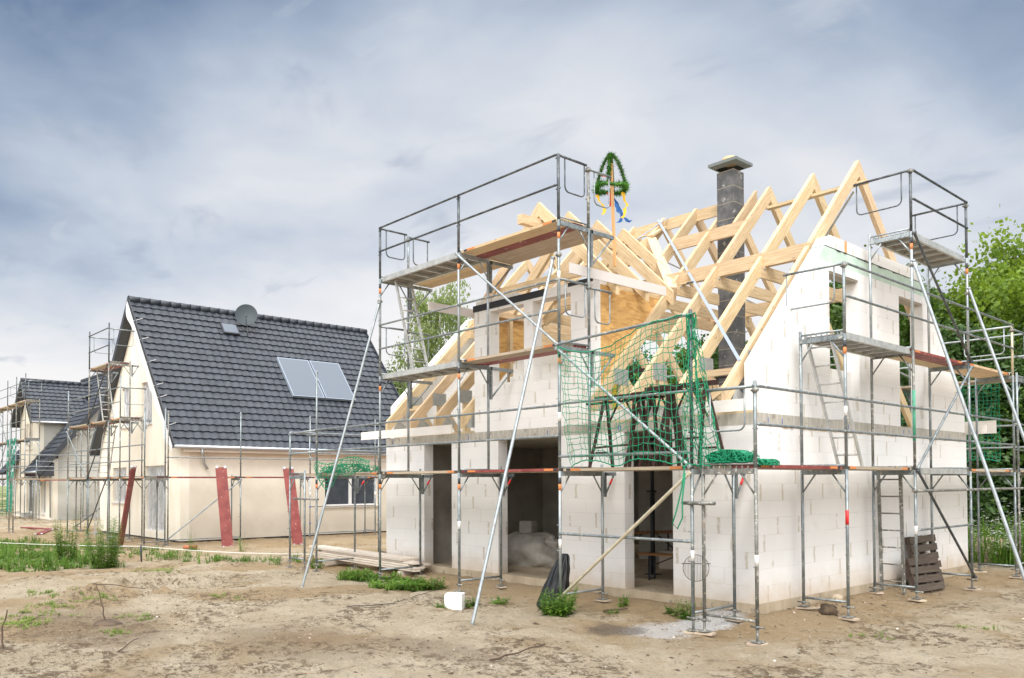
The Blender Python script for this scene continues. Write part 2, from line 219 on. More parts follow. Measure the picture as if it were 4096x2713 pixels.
M=dict(
 aac=m_aac(), conc=mnoisy('concrete',(0.40,0.385,0.34),(0.52,0.50,0.45),5,.9,bmp=.2,stretch=(3,3,.6),spots=(0.30,0.27,0.22),sp_scale=7,sp_t=.6),
 plinth=mnoisy('soiled_concrete_plinth',(0.40,0.32,0.22),(0.50,0.42,0.31),3,.9,bmp=.2,stretch=(1,1,.5),spots=(0.28,0.24,0.18),sp_scale=5,sp_t=.6), floor=mnoisy('concrete_floor',(0.36,0.34,0.30),(0.50,0.47,0.42),2.2,.8,spots=(0.27,0.25,0.22),sp_scale=4),
 wood=m_wood('fresh_timber',(0.51,0.36,0.195),(0.73,0.575,0.375)), osb=m_osb(),
 whitewood=m_wood('primed_white_board',(0.84,0.80,0.75),(0.89,0.86,0.82),False,.04),
 greyboard=m_flat('primed_grey_board',(0.66,0.62,0.60),.7,var=.05),
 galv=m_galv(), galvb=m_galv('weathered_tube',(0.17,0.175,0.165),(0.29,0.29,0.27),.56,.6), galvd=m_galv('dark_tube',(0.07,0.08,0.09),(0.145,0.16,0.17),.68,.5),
 galvl=m_galv('bright_tube',(0.34,0.385,0.41),(0.45,0.49,0.51),.66,.4),
 alu=mnoisy('aluminium',(0.50,0.51,0.50),(0.64,0.65,0.63),7,.5,.6,spots=(0.70,0.67,0.60),sp_scale=22,sp_t=.6),
 plank=m_wood('weathered_plank',(0.38,0.30,0.22),(0.56,0.47,0.36),True,.3,.85), plankl=m_wood('light_plywood',(0.60,0.42,0.24),(0.74,0.57,0.36),True,.2,.8),
 redboard=mnoisy('red_film_plywood',(0.20,0.038,0.036),(0.28,0.068,0.058),3,.6,spots=(0.50,0.33,0.28),sp_scale=11,sp_t=.62,rnd=.15),
 ply=mnoisy('grey_underside_plywood',(0.17,0.15,0.13),(0.26,0.235,0.20),4,.85,stretch=(1,6,1)),
 sawn=m_wood('sawn_board',(0.60,0.52,0.43),(0.76,0.68,0.59),True,.18,.85),
 orange=m_flat('orange_paint',(0.66,0.23,0.07),.6), black=m_flat('black_paint',(0.035,0.04,0.05),.55), white=m_flat('white_tape',(0.82,0.82,0.80),.5), red=m_flat('red_tape',(0.72,0.03,0.03),.4), blue=m_flat('blue_paint',(0.03,0.10,0.45),.5),
 greenp=m_flat('green_paint',(0.08,0.36,0.24),.6), pink=m_flat('pink_paint',(0.80,0.42,0.42),.6),
 render=mnoisy('shaded_cream_render',(0.72,0.655,0.555),(0.79,0.73,0.63),.9,.95,bmp=.03), renderw=mnoisy('light_cream_render',(0.84,0.78,0.66),(0.90,0.855,0.75),.9,.95,stretch=(1.6,1.6,.35)),  # long-wall cream is the gable cream darkened: shade put into the colour
 greyrender=mnoisy('grey_render',(0.50,0.50,0.46),(0.57,0.57,0.53),.9,.95),
 tile=mnoisy('slate_roof_tile',(0.024,0.030,0.041),(0.044,0.052,0.067),3,.5,.0,bmp=.1,rnd=.0,spots=(0.075,0.085,0.10),sp_scale=5,sp_t=.66), darktrim=m_flat('dark_trim',(0.045,0.05,0.06),.5),
 zinc=m_flat('zinc_gutter',(0.50,0.53,0.56),.35,.7), pvc=m_flat('white_frame',(0.82,0.83,0.84),.35,var=.03), glass=m_glass(),
 chim=mnoisy('concrete_chimney_block',(0.075,0.08,0.087),(0.145,0.145,0.148),4,.8,bmp=.2,spots=(0.30,0.30,0.30),sp_scale=6,sp_t=.62), mortar=m_flat('mortar_joint',(0.29,0.26,0.205),.95),
 capc=m_flat('precast_cap',(0.17,0.195,0.20),.7), clay=m_flat('yellow_clay',(0.62,0.46,0.24),.8), mint=mnoisy('mint_insulation',(0.50,0.66,0.57),(0.62,0.76,0.67),4,.8),
 lintel=m_flat('grey_lintel',(0.36,0.33,0.28),.9), membrane=m_flat('black_membrane',(0.025,0.027,0.032),.45,scale=20), foam=m_flat('pu_foam',(0.75,0.50,0.22),.9,scale=30),
 rust=mnoisy('brown_painted_steel',(0.022,0.010,0.008),(0.055,0.022,0.016),9,.55,.2,spots=(0.45,0.40,0.36),sp_scale=20,sp_t=.70), net=m_flat('green_netting',(0.0,0.245,0.115),.55,var=.3,scale=30), netd=m_flat('dark_green_net',(0.01,0.20,0.13),.7),
 bag=m_flat('black_plastic',(0.006,0.0065,0.008),.38), sack=mnoisy('dusty_tarpaulin',(0.48,0.455,0.40),(0.64,0.61,0.56),2.5,.6), gusset=mnoisy('galvanised_plate',(0.42,0.44,0.44),(0.52,0.54,0.53),9,.45,.6,spots=(0.3,0.3,0.3),sp_scale=60),
 strap=m_flat('steel_strap',(0.30,0.35,0.42),.5,.35), styro=m_flat('white_block',(0.86,0.86,0.85),.9,var=.03), pallet=m_wood('old_pallet_wood',(0.06,0.045,0.035),(0.125,0.095,0.075),True,.2,.9),
 solar=m_flat('collector_glass',(0.13,0.155,0.195),.5,.0,var=.05,scale=.6), dish=m_flat('dish_grey',(0.035,0.05,0.06),.6,.0), bark=mnoisy('bark',(0.10,0.075,0.05),(0.20,0.16,0.12),6,.95,bmp=.5,stretch=(1,1,.3)),
 birchbark=mnoisy('birch_bark',(0.55,0.52,0.47),(0.70,0.68,0.63),5,.8,spots=(0.07,0.06,0.05),sp_scale=6,sp_t=.6),
 leaf=m_leaf('broad_leaf',(0.035,0.085,0.010),(0.085,0.17,0.02),(0.18,0.29,0.04)), leafb=m_leaf('bright_leaf',(0.09,0.175,0.012),(0.185,0.30,0.02),(0.33,0.43,0.05),.42),
 leafd=m_leaf('dark_leaf',(0.022,0.06,0.012),(0.05,0.11,0.02),(0.10,0.18,0.03),.25), leafbirch=m_leaf('birch_leaf',(0.16,0.24,0.06),(0.26,0.34,0.10),(0.36,0.42,0.16),.4),
 weed=m_leaf('weed_green',(0.055,0.15,0.014),(0.13,0.26,0.03),(0.26,0.36,0.07),.35,2.5), grass=m_leaf('grass_blade',(0.15,0.27,0.03),(0.26,0.36,0.07),(0.42,0.42,0.16),.35,1.5), petal=m_flat('white_petal',(0.82,0.82,0.78),.7),
 fir=m_leaf('fir_green',(0.02,0.10,0.01),(0.05,0.19,0.02),(0.13,0.32,0.04),.2,14), rred=m_flat('red_ribbon',(0.62,0.02,0.04),.5), ryel=m_flat('yellow_ribbon',(0.88,0.50,0.01),.5), rblu=m_flat('blue_ribbon',(0.01,0.12,0.42),.5),
 postw=m_wood('orange_timber',(0.62,0.34,0.13),(0.72,0.43,0.19),True,.05), ground=m_ground(), sand=mnoisy('heaped_sand',(0.29,0.225,0.145),(0.38,0.31,0.21),3,1,bmp=.8,dist=.05,spots=(0.33,0.25,0.16),sp_scale=6,sp_t=.58),
 yellow=m_flat('yellow_plastic',(0.85,0.70,0.05),.5), bench=m_wood('varnished_bench',(0.34,0.15,0.05),(0.44,0.22,0.09),True,.05,.4), rubble=mnoisy('rubble_stone',(0.50,0.47,0.42),(0.80,0.78,0.74),1.5,.95),
 clod=m_flat('dry_clod',(0.24,0.185,0.125),1,scale=20), dirt=mnoisy('dark_clod',(0.055,0.04,0.027),(0.12,0.085,0.055),9,1,bmp=.6), twig=m_flat('twig_bark',(0.10,0.065,0.045),.9), cable=m_flat('black_cable',(0.03,0.028,0.026),.6), pipe=m_flat('clay_pipe',(0.42,0.16,0.08),.8),
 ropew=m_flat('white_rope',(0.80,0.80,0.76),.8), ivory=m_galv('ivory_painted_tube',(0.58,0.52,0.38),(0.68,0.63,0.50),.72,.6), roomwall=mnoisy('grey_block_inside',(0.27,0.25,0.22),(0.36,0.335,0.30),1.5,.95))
def m_film():
    m,nt,b,tc=newmat('plastic_film'); n=nz(nt,nd(nt,'ShaderNodeMapping',{'Vector':tc.outputs['Object'],'Scale':(3,3,.8)}).outputs[0],3,5,.6,dist=1)
    b.inputs['Base Color'].default_value=(.75,.77,.80,1); b.inputs['Roughness'].default_value=.25
    nt.links.new(mth(nt,'ADD',mth(nt,'MULTIPLY',step(nt,n,.3,.75),.4),.4),b.inputs['Alpha']); return m
M['film']=m_film()
# ------------------------------------------------------------------ mesh builder
def setp(o,label=None,cat=None,group=None,kind=None):
    if label: o['label']=label
    if cat: o['category']=cat
    if group: o['group']=group
    if kind: o['kind']=kind
    return o
def worg(o):
    v=Vector((0,0,0))
    while o: v+=o.location; o=o.parent
    return v
def thing(name,label,cat,loc,group=None):
    o=bpy.data.objects.new(name,None); COL.objects.link(o); o.location=loc; o.empty_display_size=.2
    return setp(o,label,cat,group)
class MB:
    def __init__(s): s.v=[];s.f=[];s.m=[];s.g=[];s.sm=[];s.uv={}
    def add(s,vs,fs,m=0,g=None,sm=False):
        b=len(s.v); s.v+= [tuple(v) for v in vs]
        for f in fs: s.f.append([b+i for i in f]); s.m.append(m); s.g.append(g); s.sm.append(sm)
        return s
    BF=[(0,3,2,1),(4,5,6,7),(0,1,5,4),(1,2,6,5),(2,3,7,6),(3,0,4,7)]
    def box(s,a,b,m=0,g=None):
        x0,y0,z0=(min(a[i],b[i]) for i in range(3)); x1,y1,z1=(max(a[i],b[i]) for i in range(3))
        return s.add([(x0,y0,z0),(x1,y0,z0),(x1,y1,z0),(x0,y1,z0),(x0,y0,z1),(x1,y0,z1),(x1,y1,z1),(x0,y1,z1)],s.BF,m,g)
    def beam(s,p,q,w,h,m=0,up=(0,0,1)):
        p=Vector(p);q=Vector(q);d=(q-p).normalized(); up=Vector(up)
        if abs(d.dot(up))>.98: up=Vector((1,0,0))
        sx=d.cross(up).normalized(); u=sx.cross(d).normalized()
        vs=[]
        for e in (p,q):
            for a,b in ((-1,-1),(1,-1),(1,1),(-1,1)): vs.append(e+sx*(a*w/2)+u*(b*h/2))
        return s.add(vs,s.BF,m,tuple(d))
    def tube(s,pts,r,n=8,m=0,cap=True,closed=False):
        pts=[Vector(p) for p in pts]; N=len(pts); rs=r if isinstance(r,(list,tuple)) else [r]*N
        vs=[];pr=None
        for i,p in enumerate(pts):
            a=pts[i-1] if (i>0 or closed) else p; b=pts[(i+1)%N] if (i<N-1 or closed) else p
            d=(b-a); d=d.normalized() if d.length>1e-9 else Vector((0,0,1))
            if pr is None:
                t=Vector((0,0,1)) if abs(d.z)<.9 else Vector((1,0,0)); pr=(t-d*t.dot(d)).normalized()
            else:
                pr=(pr-d*pr.dot(d)); pr=pr.normalized() if pr.length>1e-6 else d.orthogonal().normalized()
            bn=d.cross(pr)
            for k in range(n):
                an=2*math.pi*k/n; vs.append(p+(pr*math.cos(an)+bn*math.sin(an))*rs[i])
        fs=[]
        for i in range(N if closed else N-1):
            j=(i+1)%N
            for k in range(n): fs.append((i*n+k,i*n+(k+1)%n,j*n+(k+1)%n,j*n+k))
        g=tuple((pts[-1]-pts[0]).normalized()) if (pts[-1]-pts[0]).length>1e-6 else None
        s.add(vs,fs,m,g,True)
        if cap and not closed:
            b=len(s.v)-len(vs)
            s.f.append([b+k for k in range(n)][::-1]);s.m.append(m);s.g.append(None);s.sm.append(False)
            s.f.append([b+(N-1)*n+k for k in range(n)]);s.m.append(m);s.g.append(None);s.sm.append(False)
        return s
    def prism(s,poly,ax,a0,a1,m=0,g=None):
        # poly: 2D points; ax 'x': poly=(y,z) ; ax 'y': poly=(x,z) ; ax 'z': poly=(x,y)
        def P(p,a): return (a,p[0],p[1]) if ax=='x' else ((p[0],a,p[1]) if ax=='y' else (p[0],p[1],a))
        n=len(poly); A=sum(poly[i][0]*poly[(i+1)%n][1]-poly[(i+1)%n][0]*poly[i][1] for i in range(n))
        if (A<0)!=(ax=='y'): poly=poly[::-1]
        if a0>a1: a0,a1=a1,a0
        vs=[P(p,a0) for p in poly]+[P(p,a1) for p in poly]
        fs=[tuple(range(n))[::-1],tuple(range(n,2*n))]+[(i,(i+1)%n,n+(i+1)%n,n+i) for i in range(n)]
        return s.add(vs,fs,m,g)
    def quad(s,a,b,c,d,m=0): return s.add([a,b,c,d],[(0,1,2,3)],m)
    def build(s,name,mats,parent=None,label=None,cat=None,group=None,kind=None,org=None):
        me=bpy.data.meshes.new(name)
        V=np.array(s.v,dtype=np.float64).reshape(-1,3)
        if parent is not None: o0=worg(parent)
        elif org is not None: o0=Vector(org)
        else:
            lo=V.min(0);hi=V.max(0); o0=Vector(((lo[0]+hi[0])/2,(lo[1]+hi[1])/2,lo[2]))
        L=V-np.array(o0)
        me.from_pydata([tuple(v) for v in L],[],s.f)
        if not isinstance(mats,(list,tuple)): mats=[mats]
        for mm in mats: me.materials.append(M[mm] if isinstance(mm,str) else mm)
        me.polygons.foreach_set('material_index',s.m)
        me.polygons.foreach_set('use_smooth',s.sm)
        uvl=me.uv_layers.new(name='UVMap'); uv=np.zeros((len(me.loops),2))
        k=0
        for fi,f in enumerate(s.f):
            P=V[f]; g=s.g[fi]
            if len(f)>=3:
                n=np.cross(P[1]-P[0],P[2]-P[0]); l=np.linalg.norm(n); n=n/l if l>0 else np.array([0,0,1.])
            if g is None:
                if abs(n[2])>.7: U=P[:,:2]
                else:
                    t=np.array([-n[1],n[0]]); t=t/(np.linalg.norm(t)+1e-9)
                    if abs(t[0])>abs(t[1]): t=t*np.sign(t[0])
                    else: t=t*np.sign(t[1])
                    U=np.stack([P[:,:2]@t,P[:,2]],1)
            else:
                g=np.array(g); w=np.cross(n,g); lw=np.linalg.norm(w)
                if lw<.3: U=P[:,:2]+P[:,2:3]
                else: U=np.stack([P@g,P@(w/lw)],1)
            uv[k:k+len(f)]=U; k+=len(f)
        uvl.data.foreach_set('uv',uv.ravel())
        me.validate(); me.update()
        o=bpy.data.objects.new(name,me); COL.objects.link(o)
        if parent is not None: o.parent=parent
        else: o.location=o0
        return setp(o,label,cat,group,kind)
def copyt(o,parent=None):
    c=o.copy(); COL.objects.link(c); c.parent=parent
    for ch in list(o.children): copyt(ch,c)
    return c
def sstep(a,b,x):
    t=np.clip((x-a)/(b-a),0,1); return t*t*(3-2*t)
# ------------------------------------------------------------------ ground
def vnoise(X,Y,sc,seed):
    rs=np.random.RandomState(seed); T=rs.rand(256,256)
    x=X*sc;y=Y*sc; xi=np.floor(x).astype(int);yi=np.floor(y).astype(int); fx=x-xi;fy=y-yi; fx=fx*fx*(3-2*fx);fy=fy*fy*(3-2*fy)
    g=lambda i,j:T[i%256,j%256]
    return (g(xi,yi)*(1-fx)+g(xi+1,yi)*fx)*(1-fy)+(g(xi,yi+1)*(1-fx)+g(xi+1,yi+1)*fx)*fy-.5
def ghgt(X,Y):
    X=np.asarray(X,float);Y=np.asarray(Y,float)
    far=sstep(60,20,np.hypot(X+5,Y))
    z=-.235+0.05*vnoise(X,Y,.35,1)+.035*vnoise(X,Y,1.1,2)*far+(.034*vnoise(X,Y,2.7,3)+.030*(.5-2*np.abs(vnoise(X,Y,4.3,6)))*np.clip(vnoise(X,Y,.5,8)*3+.6,.15,1)+.048*vnoise(X,Y,7,4)+.026*vnoise(X,Y,14,5))*far
    z=z-.05*np.exp(-((X-.8)**2+(Y+1.4)**2)/3)
    # wheel ruts running towards the left
    for off in (0,.75):
        t=(X+9.2)*(-.79)+(Y+6.6)*.61; d=(X+9.2)*.61+(Y+6.6)*.79-off-.02*t*t
        w=np.clip(1-np.abs(t-1.8)/2.8,0,1)
        z=z+w*(-.10*np.exp(-(d/.16)**2)+.09*np.exp(-((np.abs(d)-.28)/.09)**2)*(1+.8*np.sin(t*19)))
    z=z+.10*np.exp(-(((X+11.8)/2.2)**2+((Y+6.2)/1.0)**2))  # low bank before the weeds
    ins=(X>-9.7)&(X<.0)&(Y>-.0)&(Y<8.3)
    dd=np.maximum(np.maximum(-9.6-X,X),np.maximum(-Y,Y-8.26))+.25*vnoise(X,Y,1.6,9)
    pad=sstep(.75,-.05,dd)
    z=z*(1-pad*.85)+(-.115+.03*vnoise(X,Y,5,10))*pad*.85
    return np.where(ins,-.3,z)
def gz(x,y): return float(ghgt(x,y))
def axis_pts(a,b,fine,f0,f1):
    p=[];x=f0
    while x<=f1: p.append(x); x+=fine
    s=fine;x=p[-1]
    while x<b: s*=1.12; x+=s; p.append(x)
    s=fine;x=f0;q=[]
    while x>a: s*=1.12; x-=s; q.append(x)
    return np.array(q[::-1]+p)
xs=axis_pts(-900,900,.062,-16,4.2); ys=axis_pts(-900,900,.062,-9.5,3.2)
GX,GY=np.meshgrid(xs,ys); GZ=ghgt(GX,GY)
nx,ny=len(xs),len(ys)
me=bpy.data.meshes.new('ground'); me.vertices.add(nx*ny); me.vertices.foreach_set('co',np.stack([GX,GY,GZ],-1).ravel())
ii,jj=np.meshgrid(np.arange(nx-1),np.arange(ny-1)); a=(jj*nx+ii).ravel(); q=np.stack([a,a+1,a+nx+1,a+nx],1).ravel()
nf=len(q)//4; me.loops.add(len(q)); me.loops.foreach_set('vertex_index',q); me.polygons.add(nf); me.polygons.foreach_set('loop_start',np.arange(nf)*4); me.polygons.foreach_set('use_smooth',np.ones(nf,bool))
me.update(); me.validate(); me.materials.append(M['ground'])
go=bpy.data.objects.new('ground',me); COL.objects.link(go); setp(go,'dry sandy building ground with ruts and footprints','ground',kind='structure')
# ================================================================== unfinished house
H=thing('unfinished_house','pale aerated block house shell with open timber roof frame, nearest building on the right','house',(0,0,0))
mb=MB(); mb.box((-9.61,.0,-.55),(-.0,8.27,0)); mb.build('foundation_slab','plinth',H)
for a,b in ((-9.61,-8.13),(-7.16,-5.68),(-3.96,-2.47),(-1.48,0)): MB().box((a,0,0),(b,.24,2.627)).build('facade_wall','aac',H)
mb=MB(); mb.box((-.24,.24,0),(0,8.03,2.627)); mb.build('gable_wall','aac',H)
mb=MB(); mb.box((-9.61,.24,0),(-9.37,8.03,2.627)); mb.build('gable_wall','aac',H)
for a,b in ((-9.61,-8.2),(-6.6,-3.2),(-1.9,0)): MB().box((a,8.03,0),(b,8.27,2.627)).build('rear_wall','aac',H)
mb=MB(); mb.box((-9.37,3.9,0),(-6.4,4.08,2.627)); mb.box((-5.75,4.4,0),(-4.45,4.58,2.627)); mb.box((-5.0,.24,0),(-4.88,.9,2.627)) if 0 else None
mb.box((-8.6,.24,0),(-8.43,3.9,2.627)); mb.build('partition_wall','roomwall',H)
mb=MB(); mb.box((-9.615,-.004,2.627),(.004,8.275,2.80)); mb.build('concrete_ceiling_slab','conc',H)
# blue pencil marks / foam line under the slab
mb=MB()
for y in (.35,.75,2.9,3.0,5.1,5.35,5.62,7.3): mb.box((.004,y,2.66),(.007,y+.015,2.74))
for x in (-9.35,-6.6,-4.3,-2.6,-2.55): mb.box((x,-.007,2.66),(x+.015,-.004,2.74))
mb.build('setting_out_mark','blue',H)
mb=MB()
y=.75
while y<7.9:
    l=random.uniform(.1,.5); mb.tube([(.006,y,2.615+random.uniform(-.006,.004)),(.006,y+l*.5,2.612),(.006,y+l,2.617)],[.008,.016,.007],6); y+=l+random.choice([0,0,.1,.5])
mb.build('foam_seam','foam',H)
# upper gable walls
for X0,X1,win in ((-.24,0,1),(-9.61,-9.37,0)):
    mb=MB()
    if win:
        mb.prism([(.12,2.8),(2.30,2.8),(2.30,5.40),(1.922,5.40),(.12,3.55)],'x',X0,X1)
        mb.prism([(2.30,5.27),(3.36,5.27),(3.36,5.40),(2.30,5.40)],'x',X0,X1)
        mb.prism([(3.36,2.8),(5.0,2.8),(5.0,5.4),(3.36,5.4)],'x',X0,X1)
        mb.prism([(5.0,5.25),(6.09,5.25),(6.09,5.4),(5.0,5.4)],'x',X0,X1)
        mb.prism([(6.09,2.8),(8.2,2.8),(8.2,3.504),(6.341,5.4),(6.09,5.4)],'x',X0,X1)
        mb.prism([(2.30,2.8),(3.36,2.8),(3.36,3.68),(2.30,3.68)],'x',X0,-.13)
    else: mb.prism([(.12,2.8),(8.2,2.8),(8.2,3.504),(6.341,5.4),(1.922,5.40),(.12,3.55)],'x',X0,X1)
    mb.prism([(2.186,5.672),(6.07,5.672),(5.88,5.87),(2.38,5.87)],'x',X0,X1)
    gw=mb.build('upper_gable_wall','aac',H)
    mb=MB(); mb.prism([(1.922,5.40),(6.341,5.4),(6.09,5.655),(2.171,5.655)],'x',X0,X1); mb.build('insulation_strip','mint',gw)
    mb=MB(); mb.prism([(2.176,5.655),(6.09,5.655),(6.07,5.672),(2.19,5.672)],'x',X0+.008,X1-.002)
    for k in range(26):
        y=random.uniform(2.3,6.0); mb.tube([(X1-.002,y,5.658),(X1+.004,y+.06,5.655+random.uniform(-.012,.012)),(X1-.002,y+.14,5.66)],.009,5)
    mb.build('mortar_bed','black',gw)
    if win:
        mb=MB(); mb.box((X0-.002,2.86,5.674),(X1+.003,2.95,5.872)); mb.build('timber_insert','postw',gw)
        MB().box((X0+.02,2.31,5.235),(-.02,3.35,5.27)).build('lintel_board','lintel',gw); MB().box((X0+.02,5.01,5.215),(-.02,6.08,5.25)).build('lintel_board','lintel',gw)
# timber roof
AP=7.68; SL=1.025
def rtop(y): return AP-SL*abs(4.13-y)
def rafter(x,y0=-.27,side=1,w=.08,t=.30,y1=4.13,par=H,drop=0):
    pl=[(y0,rtop(y0)-drop),(y1,rtop(y1)-drop),(y1,rtop(y1)-t-drop),(y0,max(2.84,rtop(y0)-t-drop))]
    if side<0: pl=[(8.26-p[0],p[1]) for p in pl]
    g=Vector((0,1,SL*side)).normalized()
    return MB().prism(pl,'x',x-w/2,x+w/2,0,tuple(g)).build('rafter','wood',par)
DC=-4.70; DR=7.13; DS=.95
fr=[-.35,-1.22,-2.15,-3.0,-3.9,-4.77,-5.62,-6.5,-7.38,-8.3,-9.2]
for x in fr:
    ys=-.27
    if -6.4<x<-3.1: # cut at the valley
        zd=DR-DS*abs(x-DC); ys=4.13-(AP-zd)/SL
    rf=rafter(x,ys); rafter(x,-.27,-1)
    if ys<0:
        # nail plate on the rafter, knee post and strut below
        MB().prism([(.33,3.50),(.70,3.50),(.70,3.78),(.33,3.78)],'x',x+.04,x+.045).build('nail_plate','gusset',rf)
        MB().prism([(-.18,2.90),(.12,2.90),(.25,3.06),(.02,3.2)],'x',x+.04,x+.045).build('nail_plate','gusset',rf)
        MB().box((x-.04,.50,2.84),(x+.04,.66,3.60),0,(0,0,1)).build('knee_post','wood',H)
        MB().beam((x,.62,3.55),(x,1.15,2.86),.05,.12).build('strut','wood',H)
    MB().beam((x+.065,2.1,5.44),(x+.065,6.16,5.44),.05,.22).build('collar_tie','wood',H)
    b=MB(); b.tube([(x+.09,2.22,5.50),(x+.105,2.22,5.50)],.022,8); b.tube([(x+.09,6.0,5.45),(x+.105,6.0,5.45)],.022,8); b.build('bolt','gusset',rf)
    MB().box((x-.04,7.6,2.84),(x+.04,7.76,3.60),0,(0,0,1)).build('knee_post','wood',H)
x=-2.45; rafter(x,3.34)
def pur(a,b,name='purlin',m='wood'): return MB().beam(a,b,.12,.25,0).build(name,m,H)
pur((-.30,2.3,5.675),(-3.95,2.3,5.675)); pur((-5.58,2.3,5.675),(-9.36,2.3,5.675)); pur((-.30,5.96,5.675),(-9.36,5.96,5.675))
MB().beam((-2.12,3.3,6.71),(-3.855,3.3,6.71),.06,.24).build('trimmer_beam','wood',H)
MB().beam((-3.94,4.13,7.50),(-5.6,4.13,7.50),.05,.24).build('ridge_board','wood',H); MB().beam((-2.97,4.13,7.50),(-3.88,4.13,7.50),.05,.24).build('ridge_board','wood',H)
MB().beam((-.12,4.05,7.215),(-2.14,4.05,7.215),.13,.05).build('ridge_lath','wood',H)
for y in (-.02,8.28): MB().beam((-.02,y+(.14 if y<0 else -.14),2.82),(-9.36,y+(.14 if y<0 else -.14),2.82),.12,.04).build('wall_plate','wood',H)
MB().beam((-.39,.28,3.48),(-1.26,.28,3.48),.06,.10).build('tie_rail','wood',H); MB().beam((-.41,.33,3.42),(-1.2,.20,2.92),.05,.10).build('strut','wood',H)
MB().beam((-9.1,.28,3.48),(-8.34,.28,3.48),.06,.10).build('tie_rail','wood',H)
# dormer
DW=thing('dormer','block dormer with two window openings in its front wall',None,(0,0,0)); DW.parent=H; del DW['label']
mb=MB(); mb.box((-6.40,0,2.8),(-3.0,.24,3.68)); 
mb.box((-6.40,0,3.68),(-5.91,.24,5.19)); mb.box((-4.925,0,3.68),(-4.678,.24,5.19)); mb.box((-3.69,0,3.68),(-3.0,.24,5.19)); mb.box((-6.40,0,5.19),(-3.0,.24,5.36))
mb.box((-5.36,.03,3.68),(-4.98,.22,3.83)); mb.box((-6.37,.02,5.36),(-5.2,.22,5.46)); mb.build('dormer_front_wall','aac',DW)
mb=MB(); mb.box((-6.43,-.014,5.245),(-4.34,-.001,5.372)); mb.box((-6.43,-.014,5.361),(-4.34,.23,5.374)); mb.box((-3.75,-.012,5.30),(-3.15,-.001,5.372)); mb.build('sealing_membrane','membrane',DW)
mb=MB(); mb.prism([(.245,3.4),(.245,5.22),(1.85,5.22)],'x',-3.062,-3.044,0,(0,0,1)); mb.prism([(.02,3.12),(.02,5.22),(.245,5.22),(.245,3.2)],'x',-2.998,-2.985,0,(0,0,1)); mb.prism([(.245,3.4),(.245,5.22),(1.85,5.22)],'x',-2.998,-2.985,0,(0,0,1)) if 0 else None
mb.build('osb_cheek','osb',DW)
MB().prism([(.245,3.4),(.245,5.22),(1.85,5.22)],'x',-6.43,-6.41,0,(0,0,1)).build('osb_cheek','osb',DW)
for xx in (-3.125,-6.36):
    MB().beam((xx,.24,5.28),(xx,1.9,5.28),.10,.12).build('dormer_wall_plate','wood',DW)
    for yy in (.32,.9): MB().box((xx-.05,yy,3.0 if yy<.5 else 3.9),(xx+.05,yy+.08,5.22),0,(0,0,1)).build('stud','wood',DW)
MB().beam((-2.76,-1.0,5.285),(-2.76,1.55,5.285),.024,.17).build('dormer_eaves_board','greyboard',DW)
MB().beam((-6.64,-.98,5.285),(-6.64,1.5,5.285),.024,.17).build('dormer_eaves_board','greyboard',DW)
MB().beam((DC,-.30,6.70),(DC,3.35,6.70),.13,.17).build('dormer_ridge_beam','wood',DW)
for k,y in enumerate((.22,1.03,1.87,2.69)):
    for sgn in (-1,1):
        # lower end at the eaves or at the valley
        zv=rtop(y); xe=1.93
        if DR-DS*xe<zv: xe=max(.15,(DR-zv)/DS)
        yy=y+.04*sgn*0
        pl=[(DC,DR),(DC+sgn*xe,DR-DS*xe),(DC+sgn*xe,DR-DS*xe-.27),(DC,DR-.27)]
        MB().prism(pl,'y',yy-.04,yy+.04,0,tuple(Vector((sgn,0,-DS)).normalized())).build('dormer_rafter','wood',DW)
    if y<2: MB().beam((DC-1.3,y+.065,5.62),(DC+1.3,y+.065,5.62),.05,.16).build('dormer_collar','wood',DW)
zc=rtop(3.55)
for sgn in (-1,1):
    ye=4.13-(AP-(DR-DS*1.75))/SL
    MB().beam((DC+sgn*1.75,ye,DR-DS*1.75-.13),(DC,4.13-(AP-DR)/SL,DR-.13),.20,.26).build('valley_rafter','wood',DW)
MB().beam((DC+.05,3.5,DR-.02),(-4.72,4.1,7.45),.14,.05).build('valley_board','wood',DW)
# fascia boards
MB().box((-3.45,-.335,2.80),(.275,-.311,2.975),0,(1,0,0)).build('fascia_board','whitewood',H)
MB().box((-10.16,-.335,2.785),(-6.735,-.311,2.965),0,(1,0,0)).build('fascia_board','whitewood',H)
MB().box((-9.5,8.56,2.80),(.3,8.585,2.97),0,(1,0,0)).build('fascia_board','whitewood',H)
# metal bracing straps lying on the rafters
def strap(a,b): MB().beam(a,b,.05,.006,0,up=(0,-SL,1)).build('bracing_strap','strap',H)
strap((-4.89,4.10,rtop(4.10)+.012),(-.33,.14,rtop(.14)+.012)); strap((-4.6,4.06,rtop(4.06)+.018),(-6.3,2.6,rtop(2.6)+.012))
for y0,y1,xa,xb in ((4.3,7.6,-.5,-5.6),(7.6,4.3,-.5,-5.6)): MB().beam((xa,y0,rtop(y0)-.32),(xb,y1,rtop(y1)-.32),.04,.004,0,up=(0,SL,1)).build('bracing_strap','gusset',H)
